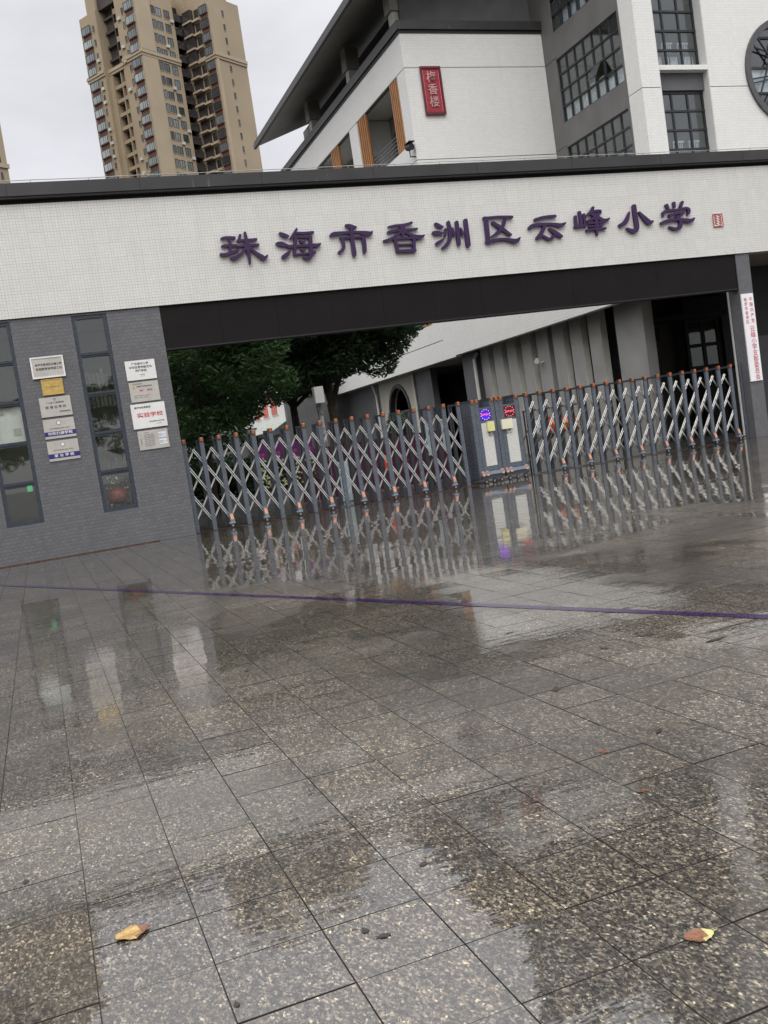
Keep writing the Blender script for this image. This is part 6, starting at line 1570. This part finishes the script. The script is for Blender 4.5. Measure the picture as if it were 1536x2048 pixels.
lr = thing('lantern_rail', 'dark rail on two posts carrying the paper lanterns behind the gate', 'rail', (11.8, 20.0, 0))
part('bar', MB().box(10.95, 12.7, 19.985, 20.015, 1.46, 1.49), 'rubber', lr)
for x in (10.97, 12.66):
    part('post', MB().box(x, x + 0.03, 19.985, 20.015, 0, 1.46), 'rubber', lr)
for lb_, x, y, z0, z1, w_, mt in (('pale blue folded board low behind the left half of the gate', 6.72, 21.2, 0.0, 0.95, 0.16, 'lantern_blue'), ('pale blue tall board behind the gate near the display columns', 9.0, 21.2, 0.75, 1.55, 0.14, 'lantern_blue'),
                              ('second pale blue board, narrower, left of the display columns', 9.55, 21.4, 0.8, 1.6, 0.09, 'lantern_blue'), ('small red board behind the middle of the left gate half', 7.75, 21.1, 0.55, 0.95, 0.10, 'lantern_red'),
                              ('narrow pink strip banner behind the right half of the gate', 15.6, 21.6, 1.45, 1.95, 0.05, 'curtain')):
    bt = thing('display_board', lb_, 'board', (x, y, 0))
    part('panel', MB().box(x - w_, x + w_, y, y + 0.03, z0 + 0.02, z1), mt, bt)
    part('leg', MB().box(x - 0.02, x + 0.02, y + 0.031, y + 0.06, 0, z0 + 0.3), 'bark', bt)
cu_ = MB()
for k in range(60):
    x = 6.3 + k * 0.07
    cu_.box(x, x + 0.055, 23.4 + 0.03 * (k % 3), 23.43 + 0.03 * (k % 3), 0.03, 1.35)
single('dark_curtain_screen', cu_, 'mauve', 'dark maroon pleated screen standing in the yard behind the left gate half', 'screen', base=(8.4, 23.4, 0))

# ================================================================== fallen leaves and bits on the paving
def fallen(label, x, y, ln, wd, rot, mats, curl=0.012, z=0.003, group=None, name='fallen_leaf', cat='leaf'):
    mb = MB()
    n = 12
    ca, sa = math.cos(rot), math.sin(rot)
    vs_ = []
    for k in range(n + 1):
        t = k / n
        w = wd / 2 * math.sin(math.pi * min(1, t * 0.96 + 0.03)) ** 0.58
        for j, sgn in enumerate((-1, -0.55, 0, 0.55, 1)):
            u = (t - 0.5) * ln
            v = w * sgn * (1 + 0.08 * math.sin(k * 2.3 + j))
            zz = z + curl * (abs(sgn) ** 2) * (0.6 + 0.5 * math.sin(k * 0.9 + j * 2)) + curl * 0.5 * (2 * t - 1) ** 2
            vs_.append((x + u * ca - v * sa, y + u * sa + v * ca, zz))
    fs_, ms_ = [], []
    for k in range(n):
        for j in range(4):
            a = 5 * k + j
            fs_.append((a, a + 1, a + 6, a + 5))
            ms_.append(1 if (len(mats) > 1 and (k > n * 0.72 or (j == 0 and k > 5))) else 0)
    b = len(mb.v)
    mb.v += vs_; mb.f += fs_; mb.m += ms_
    e_ = ln / 2
    mb.tube([(x + e_ * ca * 0.95, y + e_ * sa * 0.95, z + curl * .5), (x + e_ * ca * 1.35, y + e_ * sa * 1.35, z + 0.003)], [0.0016, 0.0010], 5, len(mats) - 1)
    single(name, mb, mats, label, cat, group, (x, y, 0))
fallen('curled yellow leaf with brown edges on the pale wet slab at the lower left', 0.05, 2.82, 0.096, 0.080, 0.22, ['leaf_fallen', 'leaf_brown'], 0.005)
fallen('brown leaf with a torn yellow tip lying across a joint at the lower right', 1.325, 1.895, 0.076, 0.058, -0.12, ['leaf_brown', 'leaf_edge'], 0.002)
fallen('reddish brown leaf cut by the right edge of the picture', 1.50, 1.81, 0.06, 0.05, 0.6, ['leaf_brown'], 0.003)
bits = [(0.92, 2.69, .045, .03), (0.67, 2.365, .05, .035), (0.635, 2.42, .04, .03), (3.06, 4.53, .14, .06), (2.17, 4.0, .10, .06), (2.15, 3.17, .075, .03), (3.22, 4.13, .16, .05), (1.42, 2.89, .05, .03), (2.76, 4.48, .08, .05),
        (0.25, 2.28, .03, .022), (-0.25, 3.44, .05, .03), (2.02, 7.42, .22, .12), (2.24, 4.83, .06, .03), (1.05, 5.9, .06, .05), (2.9, 6.6, .2, .08), (1.86, 3.13, .06, .04), (1.75, 2.72, .05, .035), (2.6, 5.3, .08, .04)]
for k, (x, y, a, b) in enumerate(bits):
    red = k in (15, 16)
    place = ['left of the pair at the bottom centre, alone on a slab', 'larger of the touching pair at the bottom centre', 'smaller of the touching pair at the bottom centre', 'largest one just below the painted line at the right', 'in the pale patch right of the middle', 'on the speckled slabs right of the middle', 'with a thin twig under the painted line near the right edge', 'tiny one below the middle on dry looking slabs', 'between the painted line and the pale patch', 'smallest one at the bottom edge left of the middle', 'alone near the left edge below the middle', 'just under the painted line left of the display reflections', 'in the green reflection under the middle of the painted line', 'alone in the left middle of the plaza', 'just below the painted line in the middle', 'upper of two on the middle slabs', 'lower of two on the middle slabs', 'right of the display reflection below the line'][k]
    a, b = a * 0.75, b * 0.7
    fallen(('dark wet leaf bit, ' if not red else 'brownish red leaf bit, ') + place, x, y, a, b, rs.rand() * 3, ['leaf_wet_red' if red else 'debris'], 0.0008, 0.0015,
           'dark leaf fragments scattered on the paving' if not red else 'reddish leaf fragments on the paving', 'leaf_fragment', 'leaf fragment')
